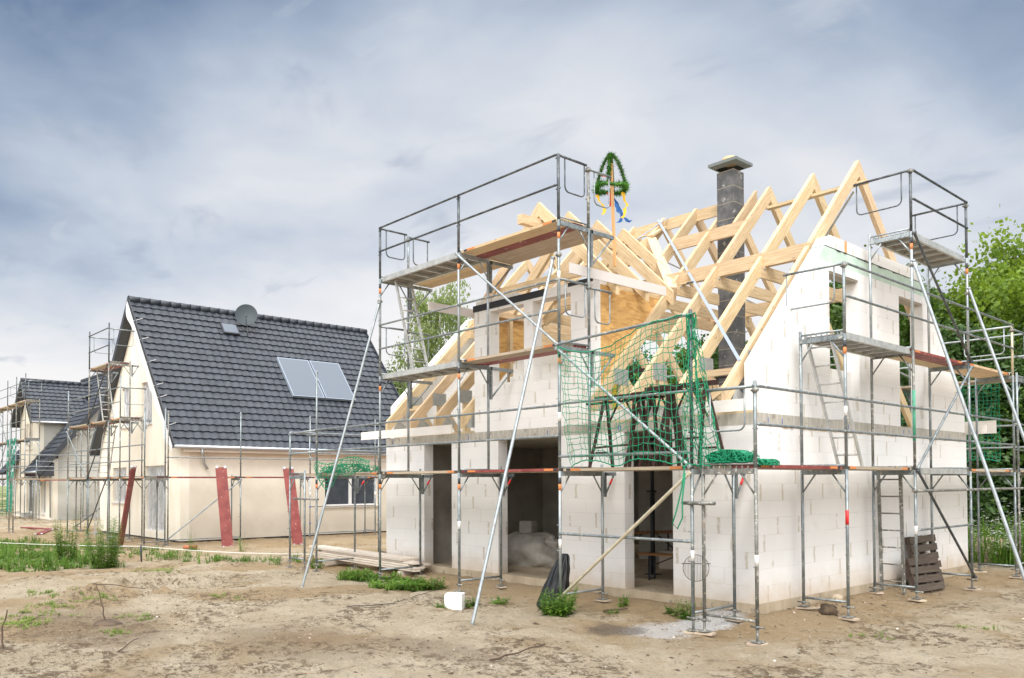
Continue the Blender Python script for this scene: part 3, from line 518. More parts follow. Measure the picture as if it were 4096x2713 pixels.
# chimney
z=2.8; mb=MB(); jb=MB(); 
while z<8.0:
    z1=min(z+.325,8.075); mb.box((-2.94,3.5,z+.006),(-2.555,3.87,z1-.006)); jb.box((-2.941,3.499,z1-.007),(-2.554,3.871,z1+.007)); z=z1
ch=mb.build('chimney','chim',H); jb.build('mortar_joint','mortar',ch)
mb=MB(); s=.06
vs=[(-3.07,3.38,8.13),(-2.42,3.38,8.13),(-2.42,3.99,8.13),(-3.07,3.99,8.13),(-3.07,3.38,8.19),(-2.42,3.38,8.19),(-2.42,3.99,8.19),(-3.07,3.99,8.19),(-2.94,3.5,8.235),(-2.55,3.5,8.235),(-2.55,3.87,8.235),(-2.94,3.87,8.235),(-2.97,3.48,8.085),(-2.53,3.48,8.085),(-2.53,3.89,8.085),(-2.97,3.89,8.085)]
fs=[(0,1,5,4),(1,2,6,5),(2,3,7,6),(3,0,4,7),(4,5,9,8),(5,6,10,9),(6,7,11,10),(7,4,8,11),(8,9,10,11),(1,0,12,13),(2,1,13,14),(3,2,14,15),(0,3,15,12)]
mb.add(vs,fs); mb.build('chimney_cap','capc',ch)
mb=MB(); mb.tube([(-2.745,3.685,8.2),(-2.745,3.685,8.29),(-2.745,3.685,8.315)],[.165,.165,.14],20); mb.build('flue_pot','clay',ch)
# ================================================================== scaffolds
Z1=1.96
class Scaf:
    def __init__(s,label,org,sd,wd,group='tube scaffolds around the houses',name='scaffold'):
        s.o=Vector(org); s.sd=Vector(sd); s.wd=Vector(wd); s.T=thing(name,label,'scaffold',org,group)
    def P(s,a,w,z): p=s.o+s.sd*a+s.wd*w; return Vector((p.x,p.y,z))
    def tube(s,mb,a,b,r=.0242,m=0,n=8): mb.tube([s.P(*a),s.P(*b)],r,n,m)
    def obox(s,mb,a0,a1,w0,w1,z0,z1,m=0):
        pts=[s.P(a,w,z) for z in (z0,z1) for a,w in ((a0,w0),(a1,w0),(a1,w1),(a0,w1))]
        fl=(pts[1]-pts[0]).cross(pts[3]-pts[0]).z<0
        fs=[tuple(reversed(f)) for f in MB.BF] if fl else MB.BF
        mb.add(pts,fs,m,tuple(s.sd))
    def frame(s,a,z0,z1,w=.7,w0=0,mat='galv',bands=True,jack=False,tapez=None,bracket=False):
        mb=MB(); A,B=s.P(a,w0,z0),s.P(a,w0,z1)
        s.tube(mb,(a,w0,z0),(a,w0,z1)); s.tube(mb,(a,w0+w,z0),(a,w0+w,z1+.12))
        s.obox(mb,a-.025,a+.025,w0+.02,w0+w-.02,z1-.075,z1-.005)
        s.tube(mb,(a,w0+.02,z1+.055),(a,w0+w-.02,z1+.055),.015,0,6)
        if z0>Z1-.3 or jack: s.tube(mb,(a,w0+.02,z0+.06),(a,w0+w-.02,z0+.06),.019,0,6)
        for wa,wb in ((w0,w0+.22),(w0+w,w0+w-.22)): s.tube(mb,(a,wa,z1-.36),(a,wb,z1-.06),.014,0,6)
        for k in range(int(w/.085)): s.obox(mb,a-.032,a-.026,w0+.08+k*.085,w0+.10+k*.085,z1-.07,z1+.03)
        for zz in (z0+.75,z0+1.15): s.tube(mb,(a-.03,w0,zz),(a-.07,w0,zz),.007,0,5)
        fo=mb.build('frame',mat,s.T)
        if bands:
            b=MB(); s.tube(b,(a,w0,z1-.10),(a,w0,z1-.20),.0252,0,10); s.tube(b,(a,w0,z1-.201),(a,w0,z1-.30),.0252,1,10); b.build('painted_band',['black','orange'],fo)
        if tapez:
            b=MB(); s.tube(b,(a,w0,tapez),(a,w0,tapez+.14),.0258,0,10); b.build('tape_band','white',fo)
        if jack:
            for ww in (w0,w0+w):
                p=s.P(a,ww,0); g=gz(p.x,p.y); b=MB(); b.tube([(p.x,p.y,g+.01),(p.x,p.y,z0+.02)],.0185,8); b.tube([(p.x,p.y,z0-.03),(p.x,p.y,z0+.005)],.034,8)
                b.tube([(p.x-.10,p.y,z0-.012),(p.x+.10,p.y,z0-.012)],.012,6); b.box((p.x-.075,p.y-.075,g+.045),(p.x+.075,p.y+.075,g+.053))
                j=b.build('base_jack','galvb',fo)
                an=random.uniform(-.5,.5); c,d=math.cos(an),math.sin(an); b=MB(); b.beam((p.x-c*.12,p.y-d*.12,g+.018),(p.x+c*.13,p.y+d*.13,g+.020),.15,.026); b.build('sole_board','plank',j)
        if bracket:
            b=MB(); s.obox(b,a-.02,a+.02,w0+w+.05,w0+w+.33 if bracket is True else w0+w+bracket,z1-.07,z1-.01); bw=.33 if bracket is True else bracket
            s.obox(b,a-.02,a+.02,w0+w+.045,w0+w+.09,z1-.62 if bw>.4 else z1-.42,z1-.01)
            s.tube(b,(a,w0+w+.07,z1-.60 if bw>.4 else z1-.40),(a,w0+w+bw-.03,z1-.05),.017,0,6)
            bo=b.build('bracket','galv',fo)
            if bw<.4 and s is F:
                q0=Vector((a,w0+w+.07,z1-.40)); q1=Vector((a,w0+w+bw-.03,z1-.05)); t=MB(); s.tube(t,tuple(q0.lerp(q1,.5)),tuple(q0.lerp(q1,.78)),.0185,0,8); t.build('tape_band','red',bo)
        return fo
    def post(s,a,w,z0,z1,mat='galv',r=.0242,name='post'):
        mb=MB(); s.tube(mb,(a,w,z0),(a,w,z1),r)
        for zz in (z0+.5,z1-.06): s.tube(mb,(a-.05,w,zz),(a+.05,w,zz),.012,0,6)
        return mb.build(name,mat,s.T)
    def rail(s,a0,a1,z,w=-.03,mat='galv',z1=None,name='guard_rail',r=.0195,w1=None):
        mb=MB(); z1=z if z1 is None else z1; w1=w if w1 is None else w1
        A=s.P(a0,w,z);B=s.P(a1,w1,z1); d=(B-A).normalized(); A2=A+d*.04; B2=B-d*.04
        mb.tube([A,A2,A+d*.12,B-d*.12,B2,B],[r*.55,r*1.15,r,r,r*1.15,r*.55],8)
        return mb.build(name,mat,s.T)
    def deck(s,a0,a1,z,boards,w0=.04,alu=None):
        """boards: list of (width, material); laid side by side from the outside inward"""
        w=w0; da=s.sd*0
        for k,(bw,mt) in enumerate(boards):
            if mt=='alu':
                mb=MB(); s.obox(mb,a0+.03,a1-.03,w,w+.045,z-.055,z+.045); s.obox(mb,a0+.03,a1-.03,w+bw-.045,w+bw,z-.055,z+.045)
                n=6
                for i in range(n+1):
                    aa=a0+.05+(a1-a0-.1)*i/n; s.obox(mb,aa-.02,aa+.02,w+.045,w+bw-.045,z-.04,z+.005)
                s.obox(mb,a0+.03,a1-.03,w+.045,w+bw-.045,z+.006,z+.02,1)
                mb.build('deck',['alu','ply'],s.T)
            else:
                dz=random.uniform(-.004,.006); mb=MB(); s.obox(mb,a0+.03,a1-.03,w+.004,w+bw-.004,z+dz,z+.045+dz,0)
                d=mb.build('deck',mt,s.T)
                if k==0:
                    b=MB(); L=a1-a0
                    for e0,e1,mm in ((.10,.19,1),(.19,.40,0),(L-.40,L-.19,0),(L-.19,L-.10,1)):
                        s.obox(b,a0+e0,a0+e1,w-.0005,w+.0035,z+dz+.006,z+.040+dz,mm)
                    b.build('painted_band',['orange','black'],d)
            w+=bw+.012
    def sideguard(s,a,w0,w1,z,mat='galv',over=0,drop=.55):
        mb=MB(); s.tube(mb,(a,w0,z),(a,w1+over,z),.021)
        x0,x1=w0+.13,w1+over-.05; r=.09; p=[(a,x0,z-.02),(a,x0,z-drop+r)]
        for k in range(5): t=math.pi/2*(k+1)/5; p.append((a,x0+r-r*math.cos(t),z-drop+r-r*math.sin(t)))
        p.append((a,x1-r,z-drop))
        for k in range(5): t=math.pi/2*(k+1)/5; p.append((a,x1-r+r*math.sin(t),z-drop+r-r*math.cos(t)))
        p.append((a,x1,z-.02)); mb.tube([s.P(*q) for q in p],.0125,6)
        return mb.build('side_guard',mat,s.T)
    def brace(s,a,b,mat='galv',r=.0225,name='diagonal_brace'):
        mb=MB(); A=s.P(*a);B=s.P(*b); d=(B-A).normalized()
        mb.tube([A,A+d*.05,A+d*.14,B-d*.14,B-d*.05,B],[r*.5,r*1.1,r,r,r*1.1,r*.5],8); mb.tube([A-s.wd*.03,A+s.wd*.03],.028,8); mb.tube([B-s.wd*.03,B+s.wd*.03],.028,8)
        return mb.build(name,mat,s.T)
    def coupler(s,a,w,z):
        mb=MB(); s.tube(mb,(a,w,z-.03),(a,w,z+.03),.036); s.tube(mb,(a-.06,w,z),(a+.06,w,z),.014,0,6); s.tube(mb,(a,w-.055,z),(a,w+.055,z),.016,0,6); return mb.build('coupler','galvb',s.T)
X0,L0,L1,L2,L3=-10.35,-7.748,-5.169,-2.622,-.12
# --- facade scaffold : s = +x, w = +y
F=None
F=Scaf('tall three-deck tube scaffold along the front of the unfinished house, holding the green net','(0,-1.388,0)' and (0,-1.388,0),(1,0,0),(0,1,0))
for a,tz,mt in ((X0,None,'galv'),(L0,None,'galv'),(L1,.95,'galv'),(L2,.75,'galvl')):
    F.frame(a,-.04,Z1,1.0,0,mt,jack=True,tapez=tz,bracket=True)
F.frame(L3,-.04,Z1,1.0,0,'galv',jack=True,tapez=.72,bands=False,bracket=True)
for a in (L0,L1,L2):
    F.frame(a,Z1,3.96,.7,0,'galv',bracket=.62 if a!=L0 else .62,tapez=2.75 if a==L2 else None); F.frame(a,3.96,5.96,.7,0,'galvl' if a==L1 else 'galv',bracket=.62,tapez=5.0 if a==L2 else None)
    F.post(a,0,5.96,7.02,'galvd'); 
F.post(L0,.7,5.96,6.98); F.post(L2,.7,5.96,6.98,'galvb')
F.post(X0,0,Z1,4.36); F.post(L3,0,Z1,4.13,'galvd'); F.post(L3,.0,4.0,4.1,'galvd',.026)
for z in (2.51,2.99): F.rail(X0,L0,z)
for i,(a,b) in enumerate(((L0,L1),(L1,L2))):
    for base in (Z1,3.96,5.96):
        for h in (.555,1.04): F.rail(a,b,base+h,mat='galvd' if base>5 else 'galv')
F.rail(L2,L3,2.19,r=.021); F.rail(L2,L3,3.02); F.rail(L2,L3,3.97,z1=4.06,r=.022)
F.deck(X0,L0,Z1,[(.32,'plank'),(.30,'redboard'),(.30,'plank')])
F.deck(L0,L1,Z1,[(.32,'plank'),(.30,'plank'),(.30,'plank')]); F.deck(L1,L2,Z1,[(.32,'redboard'),(.30,'plank'),(.30,'plank')]); F.deck(L2,L3,Z1,[(.32,'plank'),(.30,'plank'),(.30,'plank')])
F.deck(L0,L1,3.96,[(.62,'alu')]); F.deck(L1,L2,3.96,[(.32,'plank'),(.30,'redboard')])
F.deck(L0,L1,5.96,[(.62,'alu'),(.30,'plankl'),(.30,'plankl')]); F.deck(L1,L2,5.96,[(.32,'plankl'),(.24,'redboard'),(.32,'plank'),(.32,'plank')])
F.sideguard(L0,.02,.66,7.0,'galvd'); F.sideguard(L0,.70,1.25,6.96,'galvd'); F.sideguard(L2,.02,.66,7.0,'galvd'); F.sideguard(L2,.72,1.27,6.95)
F.sideguard(L0,.02,.66,4.98); F.sideguard(L2,.02,.66,5.02); F.sideguard(L2,.72,1.27,4.98)
F.sideguard(L0,.72,1.27,4.95)
for p in ((L0,.7,6.9),(L2,.7,6.93),(L2,.7,4.98),(L0,.7,4.95),(L2,0,5.4),(L0,0,5.5)): F.coupler(*p)
F.brace((L1,-.05,5.93),(L2,-.05,3.97),'galvl'); F.brace((L2,-.05,3.9),(L3,-.05,2.0),'galvl'); F.brace((L3,-.06,1.9),(L2,-.05,-.05),'ivory',.026)
F.rail(L2,L3,.98,r=.021)
F.brace((L0+.02,-.03,5.46),(-8.08,-1.56,gz(-8.08,-2.95)-.02),'galvl',.026,'raking_pole'); F.brace((-2.72,-.03,5.36),(-2.60,-1.82,gz(-2.6,-3.2)-.02),'galvl',.026,'raking_pole')
mb=MB(); F.tube(mb,(L3-.12,-.06,1.50),(L3+.40,-.06,1.50),.0242); mb.build('spare_tube','galvb',F.T); F.coupler(L3,-.03,1.5); F.coupler(L3+.18,-.03,1.5)
# --- gable scaffold : s = +y, w = -x
G=Scaf('tube scaffold along the right gable wall of the unfinished house, highest over its middle',(.851,0,0),(0,1,0),(-1,0,0))
C0,G1,G2,G3,G4=-1.388,1.064,3.489,5.986,8.462
G.frame(C0,-.04,Z1,.79,0,'galvb',bands=False,jack=True,tapez=.72); G.post(C0,0,Z1,3.07)
for a,mt in ((G1,'galv'),(G2,'galv'),(G3,'galv'),(G4,'galv')): G.frame(a,-.04,Z1,.7,0,mt,jack=True,bands=False,tapez=.9 if a==G2 else None)
b=MB(); G.tube(b,(G1,0,1.15),(G1,0,1.36),.0258,0,10); b.build('tape_band','red',G.T)
for a in (G1,G2,G3,G4): G.frame(a,Z1,3.96,.7,0,'galv' if a!=G2 else 'galvb',bands=a==G1,tapez=2.75 if a in (G1,) else None)
b=MB(); G.tube(b,(G2,0,2.45),(G2,0,3.3),.0256,0,10); b.build('green_band','greenp',G.T)
for a in (G2,G3): G.frame(a,3.96,5.96,.7,0,'galvl'); G.post(a,0,5.96,7.02,'galvd')
G.post(G1,0,3.96,5.03); G.post(G4,0,3.96,5.0,'ivory')
for a,b_ in ((C0,G1),(G1,G2),(G2,G3),(G3,G4)):
    for h in (.555,1.04): G.rail(a,b_,Z1+h)
for a,b_ in ((G1,G2),(G2,G3),(G3,G4)):
    for h in (.555,1.04): G.rail(a,b_,3.96+h)
for h in (.555,1.04): G.rail(G2,G3,5.96+h,mat='galvd')
G.deck(C0,G1,Z1,[(.32,'redboard'),(.30,'plank')]); G.deck(G1,G2,Z1,[(.32,'plank'),(.30,'plank')]); G.deck(G2,G3,Z1,[(.62,'alu')]); G.deck(G3,G4,Z1,[(.32,'plank'),(.30,'plank')])
G.deck(G1,G2,3.96,[(.62,'alu')]); G.deck(G2,G3,3.96,[(.32,'redboard'),(.30,'plankl')]); G.deck(G3,G4,3.96,[(.32,'plankl'),(.30,'plankl')])
G.deck(G2,G3,5.96,[(.62,'alu')])
G.sideguard(C0,.02,.62,3.0,over=.1); G.sideguard(G1,.02,.62,5.0,over=.35); G.sideguard(G2,.02,.62,7.0,'galvd',over=.35); G.sideguard(G3,.02,.62,7.0,'galvd',over=.35); G.sideguard(G4,.02,.62,4.98,'galvl',over=.35)
G.brace((G2,-.05,1.95),(G3,-.05,0),'galvd'); G.brace((G2,-.05,2.0),(G3,-.05,3.9),'galv'); G.brace((G3,-.05,4.0),(G2,-.05,5.93),'galvd')
G.rail(G2,G3,.97); G.rail(G2-.1,G4+1.6,1.62,w=-.07,r=.0242,name='tie_tube',mat='galvb')
G.brace((G2,-.03,5.46),(G2+.02,-1.75,gz(2.6,3.5)-.03),'galvl',.028,'raking_pole'); G.brace((G3,-.03,5.38),(G3+.02,-1.75,gz(2.6,6)-.03),'galvl',.028,'raking_pole')
for p in ((C0,0,2.95),(G1,0,4.97),(G2,0,6.98),(G3,0,6.95),(G2,0,5.4),(G3,0,5.3),(G2,0,1.62),(G4,0,4.9)): G.coupler(*p)
# --- left gable scaffold : s=+y, w=+x
LG=Scaf('low single-deck scaffold beside the hidden left gable of the unfinished house',(-11.62,0,0),(0,1,0),(1,0,0))
for a,mt in ((-1.39,'galv'),(1.1,'galvb'),(3.6,'galv'),(6.1,'galv'),(8.6,'galv')): LG.frame(a,-.04,Z1,.72,0,mt,bands=False,jack=True); LG.post(a,0,Z1,3.0)
for a in (-1.39,1.1,3.6,6.1):
    for h in (.555,1.04): LG.rail(a,a+2.5,Z1+h)
    LG.deck(a,a+2.5,Z1,[(.32,'redboard'),(.30,'plank')])
mb=MB(); mb.tube([(-11.62,-1.40,2.96),(-10.33,-1.40,2.99)],.0195,8); mb.tube([(-11.62,-1.40,2.47),(-10.33,-1.40,2.5)],.0195,8); mb.build('guard_rail','galvl',LG.T)
mb=MB(); mb.tube([(-11.3,-1.46,1.42),(-10.15,-1.46,1.42)],.0242,8); mb.build('tie_tube','galvb',LG.T); LG.sideguard(-1.35,.75,1.15,2.9,'galvl',over=.1)
# --- rear scaffold : s = -x , w = -y
RS=Scaf('two-deck scaffold behind the unfinished house in front of the trees',(0,9.75,0),(-1,0,0),(0,-1,0))
rl=[-.75,1.75,4.25,6.75,9.25]
for a in rl:
    RS.frame(a,-.04,Z1,.7,0,'galvb',bands=False,jack=True); RS.frame(a,Z1,3.96,.7,0,'galv',bands=False)
    RS.post(a,0,3.96,5.0)
for a,b_ in zip(rl[:-1],rl[1:]):
    for base in (Z1,3.96):
        for h in (.555,1.04): RS.rail(a,b_,base+h,mat='galvl')
        RS.deck(a,b_,base,[(.32,'plank'),(.30,'plank')])
RS.sideguard(-.75,.02,.62,4.98,over=.35); RS.sideguard(-.75,.02,.62,2.98,over=.35)
for h in (.555,1.04): RS.rail(-.75,-3.0,Z1+h)
RS.frame(-3.2,-.04,Z1,.7,0,'galvb',bands=False,jack=True); RS.deck(-3.2,-.75,Z1,[(.32,'plank'),(.30,'plank')])
# ladders
def ladder(foot,top,wv,n,label,mat='alu',w=.38):
    foot=Vector(foot);top=Vector(top);wv=Vector(wv).normalized()*w/2; mb=MB()
    for s_ in (-1,1): mb.beam(foot+wv*s_,top+wv*s_,.03,.055)
    o=mb.build('ladder',mat,None,label,'ladder','scaffold ladders',org=foot)
    for k in range(n):
        c=foot.lerp(top,(k+.7)/n); MB().tube([c-wv,c+wv],.013,6).build('rung',mat,o)
    return o
ladder((.44,2.05,2.01),(.44,1.10,3.90),(1,0,0),7,'slanting metal ladder between the lower and middle deck on the right gable')
ladder((.27,3.93,gz(.27,3.93)),(.27,3.85,1.90),(1,0,0),7,'upright metal ladder standing on the ground below the right gable deck','galvb')
ladder((-6.85,-1.02,4.01),(-7.45,-1.02,5.90),(0,1,0),7,'bright metal ladder climbing to the top deck at the left end of the front scaffold')
# ================================================================== finished houses
def tile_roof(par,o,u,s,U,S,name='roof_tiles',clip=None,mat='tile',pitch=.30,row=.345):
    """o eave corner, u unit along the eave, s unit up the slope"""
    o=Vector(o);u=Vector(u);s=Vector(s); n=u.cross(s).normalized()
    if n.z<0: n=-n
    nu=int(U/pitch)*6+1; nr=int(round(S/row)); row=S/nr
    V=[];Fc=[]
    us=np.linspace(0,U,nu); ph=us/pitch%1
    prof=.023*np.where(ph<.62,np.sin(ph/.62*math.pi)**.8,-.28*np.sin((ph-.62)/.38*math.pi))
    for r in range(nr):
        jit=random.uniform(-.003,.003)
        for (ss,lf) in ((r*row-.014,.0545),(r*row,.0525),((r+1)*row,.012)):
            for k in range(nu): V.append(o+u*us[k]+s*ss+n*(prof[k]+lf+jit))
        b=r*3*nu
        # front lip
        for q in (0,1):
            for k in range(nu-1): Fc.append((b+q*nu+k,b+q*nu+k+1,b+(q+1)*nu+k+1,b+(q+1)*nu+k))
    mb=MB(); mb.v=[tuple(v) for v in V]; mb.f=[list(f) for f in Fc]; mb.m=[0]*len(Fc); mb.g=[None]*len(Fc); mb.sm=[False]*len(Fc)
    if (u.cross(s)).z<0: mb.f=[f[::-1] for f in mb.f]
    # batten skin underneath
    a,b_,c,d=o-n*.02,o+u*U-n*.02,o+u*U+s*S-n*.02,o+s*S-n*.02
    e=[p-n*.12 for p in (a,b_,c,d)]
    k=len(mb.v); mb.add([a,b_,c,d]+e,[(0,1,2,3),(7,6,5,4),(0,4,5,1),(1,5,6,2),(2,6,7,3),(3,7,4,0)],1)
    return mb.build(name,[mat,'darktrim'],par)
def ridge_caps(par,a,b,r=.13):
    a=Vector(a);b=Vector(b);L=(b-a).length;n=int(L/.38);d=(b-a)/n; mb=MB()
    for i in range(n): mb.tube([a+d*i,a+d*(i+1.04)],[r+.014,r],10)
    return mb.build('ridge_caps','tile',par)
def holewall(mb,ax,c0,c1,a0,a1,z0,top,holes,brk=()):
    bs=sorted(set([a0,a1]+[h[0] for h in holes]+[h[1] for h in holes]+[b for b in brk if a0<b<a1]))
    T=top if callable(top) else (lambda a:top)
    for p,q in zip(bs[:-1],bs[1:]):
        m=(p+q)/2; hs=sorted([h for h in holes if h[0]<=m<=h[1]],key=lambda h:h[2]); z=z0
        for h in hs:
            if h[2]>z: mb.prism([(p,z),(q,z),(q,h[2]),(p,h[2])],ax,c0,c1)
            z=h[3]
        mb.prism([(p,z),(q,z),(q,T(q)),(p,T(p))],ax,c0,c1)
def window(par,ax,c,sg,a0,a1,z0,z1,n=2,sill=True,name='window',rec=.14,film=False,mat='pvc'):
    """ax: wall runs along this axis; c outer plane, sg outward sign"""
    def bx(mb,p0,p1,q0,q1,y0,y1):
        A,B=c+sg*y0,c+sg*y1
        if ax=='x': mb.box((p0,A,q0),(p1,B,q1))
        else: mb.box((A,p0,q0),(B,p1,q1))
    f=.065; mb=MB(); y0,y1=-rec-.07,-rec
    bx(mb,a0,a1,z0,z0+f,y0,y1); bx(mb,a0,a1,z1-f,z1,y0,y1); bx(mb,a0,a0+f,z0+f,z1-f,y0,y1); bx(mb,a1-f,a1,z0+f,z1-f,y0,y1)
    for i in range(1,n):
        m=a0+(a1-a0)*i/n; bx(mb,m-.06,m+.06,z0+f,z1-f,y0,y1+.006)
    w=mb.build(name,mat,par); g=MB(); bx(g,a0+f,a1-f,z0+f,z1-f,y0+.02,y0+.03); g.build('pane','glass',w)
    if sill: s_=MB(); bx(s_,a0-.05,a1+.05,z0-.05,z0-.012,-rec,.06); s_.build('sill','greyboard',w)
    if film:
        g=MB(); N=16
        for i in range(N):
            p0=a0+(a1-a0)*i/N;p1=a0+(a1-a0)*(i+1)/N; y_=lambda i:-.09+.012*math.sin(i*2.1)+.02*math.sin(i*.7)
            P=lambda p,i,z:((p,c+sg*y_(i),z) if ax=='x' else (c+sg*y_(i),p,z))
            g.quad(P(p0,i,z0),P(p1,i+1,z0),P(p1,i+1,z1),P(p0,i,z1))
        g.build('protective_film','film',w)
    return w
def gutter(par,pts,down=None,r=.065):
    mb=MB(); mb.tube(pts,r,10); g=mb.build('gutter','zinc',par)
    if down: d=MB(); d.tube(down,.045,8); d.build('downpipe','zinc',par)
    return g
# --- second house: steep dark roof, collectors and dish
B=thing('finished_house','cream rendered house with dark tiled roof, satellite dish and two roof collectors','house',(-26.4,4.7,-.2))
xa,xb,ya,yb=-30.9,-21.9,-.16,9.65; RX,RZ,RS_=-26.4,8.75,1.19
topf=lambda x:RZ-.10-RS_*abs(x-RX)
mb=MB(); gh=[(-25.42,-23.4,.07,2.43),(-29.2,-27.55,1.04,2.42),(-28.2,-27.3,4.0,5.56),(-25.85,-24.72,4.0,5.57)]
holewall(mb,'y',ya,ya+.3,xa,xb,-.18,topf,gh,(RX,)); mb.build('gable_wall','renderw',B)
mb=MB(); holewall(mb,'y',yb-.3,yb,xa,xb,-.18,topf,[],(RX,)); mb.build('gable_wall','renderw',B)
mb=MB(); holewall(mb,'x',xb-.3,xb,ya+.3,yb-.3,-.18,3.1,[(5.35,7.75,.88,2.15)]); mb.build('long_wall','render',B)
mb=MB(); holewall(mb,'x',xa,xa+.3,ya+.3,yb-.3,-.18,3.1,[]); mb.build('long_wall','render',B)
MB().box((xa+.05,ya+.05,-.6),(xb-.04,yb-.05,-.18)).build('base_strip','black',B)
for h in gh: window(B,'x',ya,-1,*h,n=1 if h[1]-h[0]<1.3 else 2,film=True,sill=h[2]>.5)
window(B,'y',xb,1,5.35,7.75,.88,2.15,n=2,film=False)
MB().box((xb-.2,5.36,2.16),(xb-.02,7.74,2.34)).build('shutter_box','greyboard',B)
L=4.78; sl=math.hypot(1,RS_); S_=L*sl
for sg in (1,-1): tile_roof(B,(RX+sg*L,-.5,RZ-RS_*L),(0,1,0),(-sg/sl,0,RS_/sl),10.5,S_)
ridge_caps(B,(RX,-.5,RZ+.04),(RX,10.0,RZ+.04))
for yy in (-.5,9.97):
    for sg in (1,-1): MB().beam((RX+sg*L,yy,RZ-RS_*L-.02),(RX,yy,RZ-.02),.03,.22).build('verge_board','darktrim',B)
mb=MB(); mb.prism([(xb,2.86),(RX+L-.03,2.86),(RX+L-.03,3.0),(xb,3.18)],'y',-.16,9.7); mb.build('soffit','render',B)
gutter(B,[(RX+L+.05,-.5,RZ-RS_*L-.03),(RX+L+.05,10.0,RZ-RS_*L-.06)],[(RX+L+.03,.45,3.0),(RX+L-.03,.5,2.75),(RX+L-.2,.62,2.45),(RX+L-.14,.72,2.28)])
# white protective sheet along the near verge, taped at intervals
mb=MB(); N=34
for i in range(N):
    t0=i/N;t1=(i+1)/N
    def vp(t,k):
        x=RX+L*(t)*1.0; z=RZ-RS_*L*t; w=.19+.15*abs(math.sin(t*13))+.05*math.sin(t*37); return (x-.02-k*w*.75,-.53-.03*math.sin(t*29)*k,z-.02-k*w*.9)
    mb.quad(vp(t0,0),vp(t1,0),vp(t1,1),vp(t0,1))
for t in (.16,.3,.46,.62,.70,.88):
    x=RX+L*t; z=RZ-RS_*L*t; mb.beam((x-.03,-.55,z+.0),(x+.10,-.25,z+.12),.05,.015)
mb.build('verge_film','pvc',B)
def onr(x,y,h): n=Vector((RS_,0,1)).normalized(); return Vector((x,y,RZ-RS_*(x-RX)))+n*h
for y0,y1 in ((4.69,6.08),(6.14,7.52)):
    x0,x1=-24.75,-23.34; vs=[];
    for h in (.06,.17):
        for x,y in ((x1,y0),(x1,y1),(x0,y1),(x0,y0)): vs.append(onr(x,y,h))
    p=MB().add(vs,MB.BF).build('roof_collector','strap',B)
    vs=[]
    for h in (.165,.176):
        for x,y in ((x1-.03,y0+.045),(x1-.03,y1-.045),(x0+.03,y1-.045),(x0+.03,y0+.045)): vs.append(onr(x,y,h))
    MB().add(vs,MB.BF).build('collector_glass','solar',p)
vs=[];x0,x1,y0,y1=-25.9,-25.53,2.83,3.5
for h in (.04,.13):
    for x,y in ((x1,y0),(x1,y1),(x0,y1),(x0,y0)): vs.append(onr(x,y,h))
p=MB().add(vs,MB.BF).build('roof_hatch','darktrim',B); vs=[]
for h in (.125,.137):
    for x,y in ((x1-.03,y0+.05),(x1-.03,y1-.05),(x0+.03,y1-.05),(x0+.03,y0+.05)): vs.append(onr(x,y,h))
MB().add(vs,MB.BF).build('pane','solar',p)
# dish
dc=onr(-25.66,3.86,0)+Vector((0,0,.78)); mb=MB(); rad=.44
fwd=Vector((.86,-.42,.28)).normalized(); ri=fwd.cross(Vector((0,0,1))).normalized(); upv=ri.cross(fwd)
rings=8;seg=28; V=[dc-fwd*.06]
for i in range(1,rings+1):
    rr=rad*i/rings
    for k in range(seg): a=2*math.pi*k/seg; V.append(dc+ri*math.cos(a)*rr+upv*math.sin(a)*rr*1.08+fwd*(.10*(i/rings)**2-.06))
fs=[(0,1+(k+1)%seg,1+k) for k in range(seg)]
for i in range(rings-1):
    for k in range(seg): a=1+i*seg+k;b=1+i*seg+(k+1)%seg; fs.append((a,b,b+seg,a+seg))
mb.add(V,fs,0,None,True); mb.add([v-fwd*.012 for v in V],[tuple(reversed(f)) for f in fs],0,None,True); ds=mb.build('satellite_dish','dish',B)
mb=MB(); foot=onr(-25.55,3.86,.02); mb.tube([foot,foot+Vector((0,0,.30)),dc-fwd*.12-Vector((0,0,.15)),dc-fwd*.08],.022,8); mb.build('mast','galvd',ds)
mb=MB(); lp=dc+fwd*.46-upv*.26; mb.tube([dc-upv*.46+fwd*.03,lp],.014,6); mb.tube([lp,lp-fwd*.12+upv*.04],[.035,.05],10); mb.build('receiver_arm','galvd',ds)
# --- third house far left
D_=thing('finished_house','far cream house with tall dormer and grey side wall at the left edge','house',(-49.8,5.4,-.2))
xa,xb,ya,yb=-54.6,-45.0,1.3,9.6; RY,RZ1,RS1=5.45,8.75,1.27
topg=lambda y:RZ1-.1-RS1*abs(y-RY)
mb=MB(); wh=[(-50.95,-49.1,.05,2.47),(-47.4,-46.4,.05,2.47)]; holewall(mb,'y',ya,ya+.3,xa,xb,-.25,3.2,wh); mb.build('facade_wall','renderw',D_)
mb=MB(); holewall(mb,'x',xb-.3,xb,ya+.3,yb,-.25,topg,[],(RY,)); mb.build('gable_wall','greyrender',D_)
mb=MB(); holewall(mb,'x',xa,xa+.3,ya+.3,yb,-.25,topg,[],(RY,)); mb.build('gable_wall','renderw',D_)
dx0,dx1=-53.0,-48.2; DCX=-50.6; dzp=8.05
td=lambda x:dzp-.12-.95*abs(x-DCX)
mb=MB(); holewall(mb,'y',ya+.02,ya+.3,dx0,dx1,3.2,td,[(-51.3,-50.7,3.9,5.45),(-50.2,-49.6,3.9,5.45)],(DCX,)); mb.build('dormer_wall','renderw',D_)
mb=MB(); mb.prism([(ya+.3,3.2),(ya+.3,5.6),(4.6,5.6)],'x',dx1-.2,dx1-.0); mb.build('dormer_side_wall','greyrender',D_)
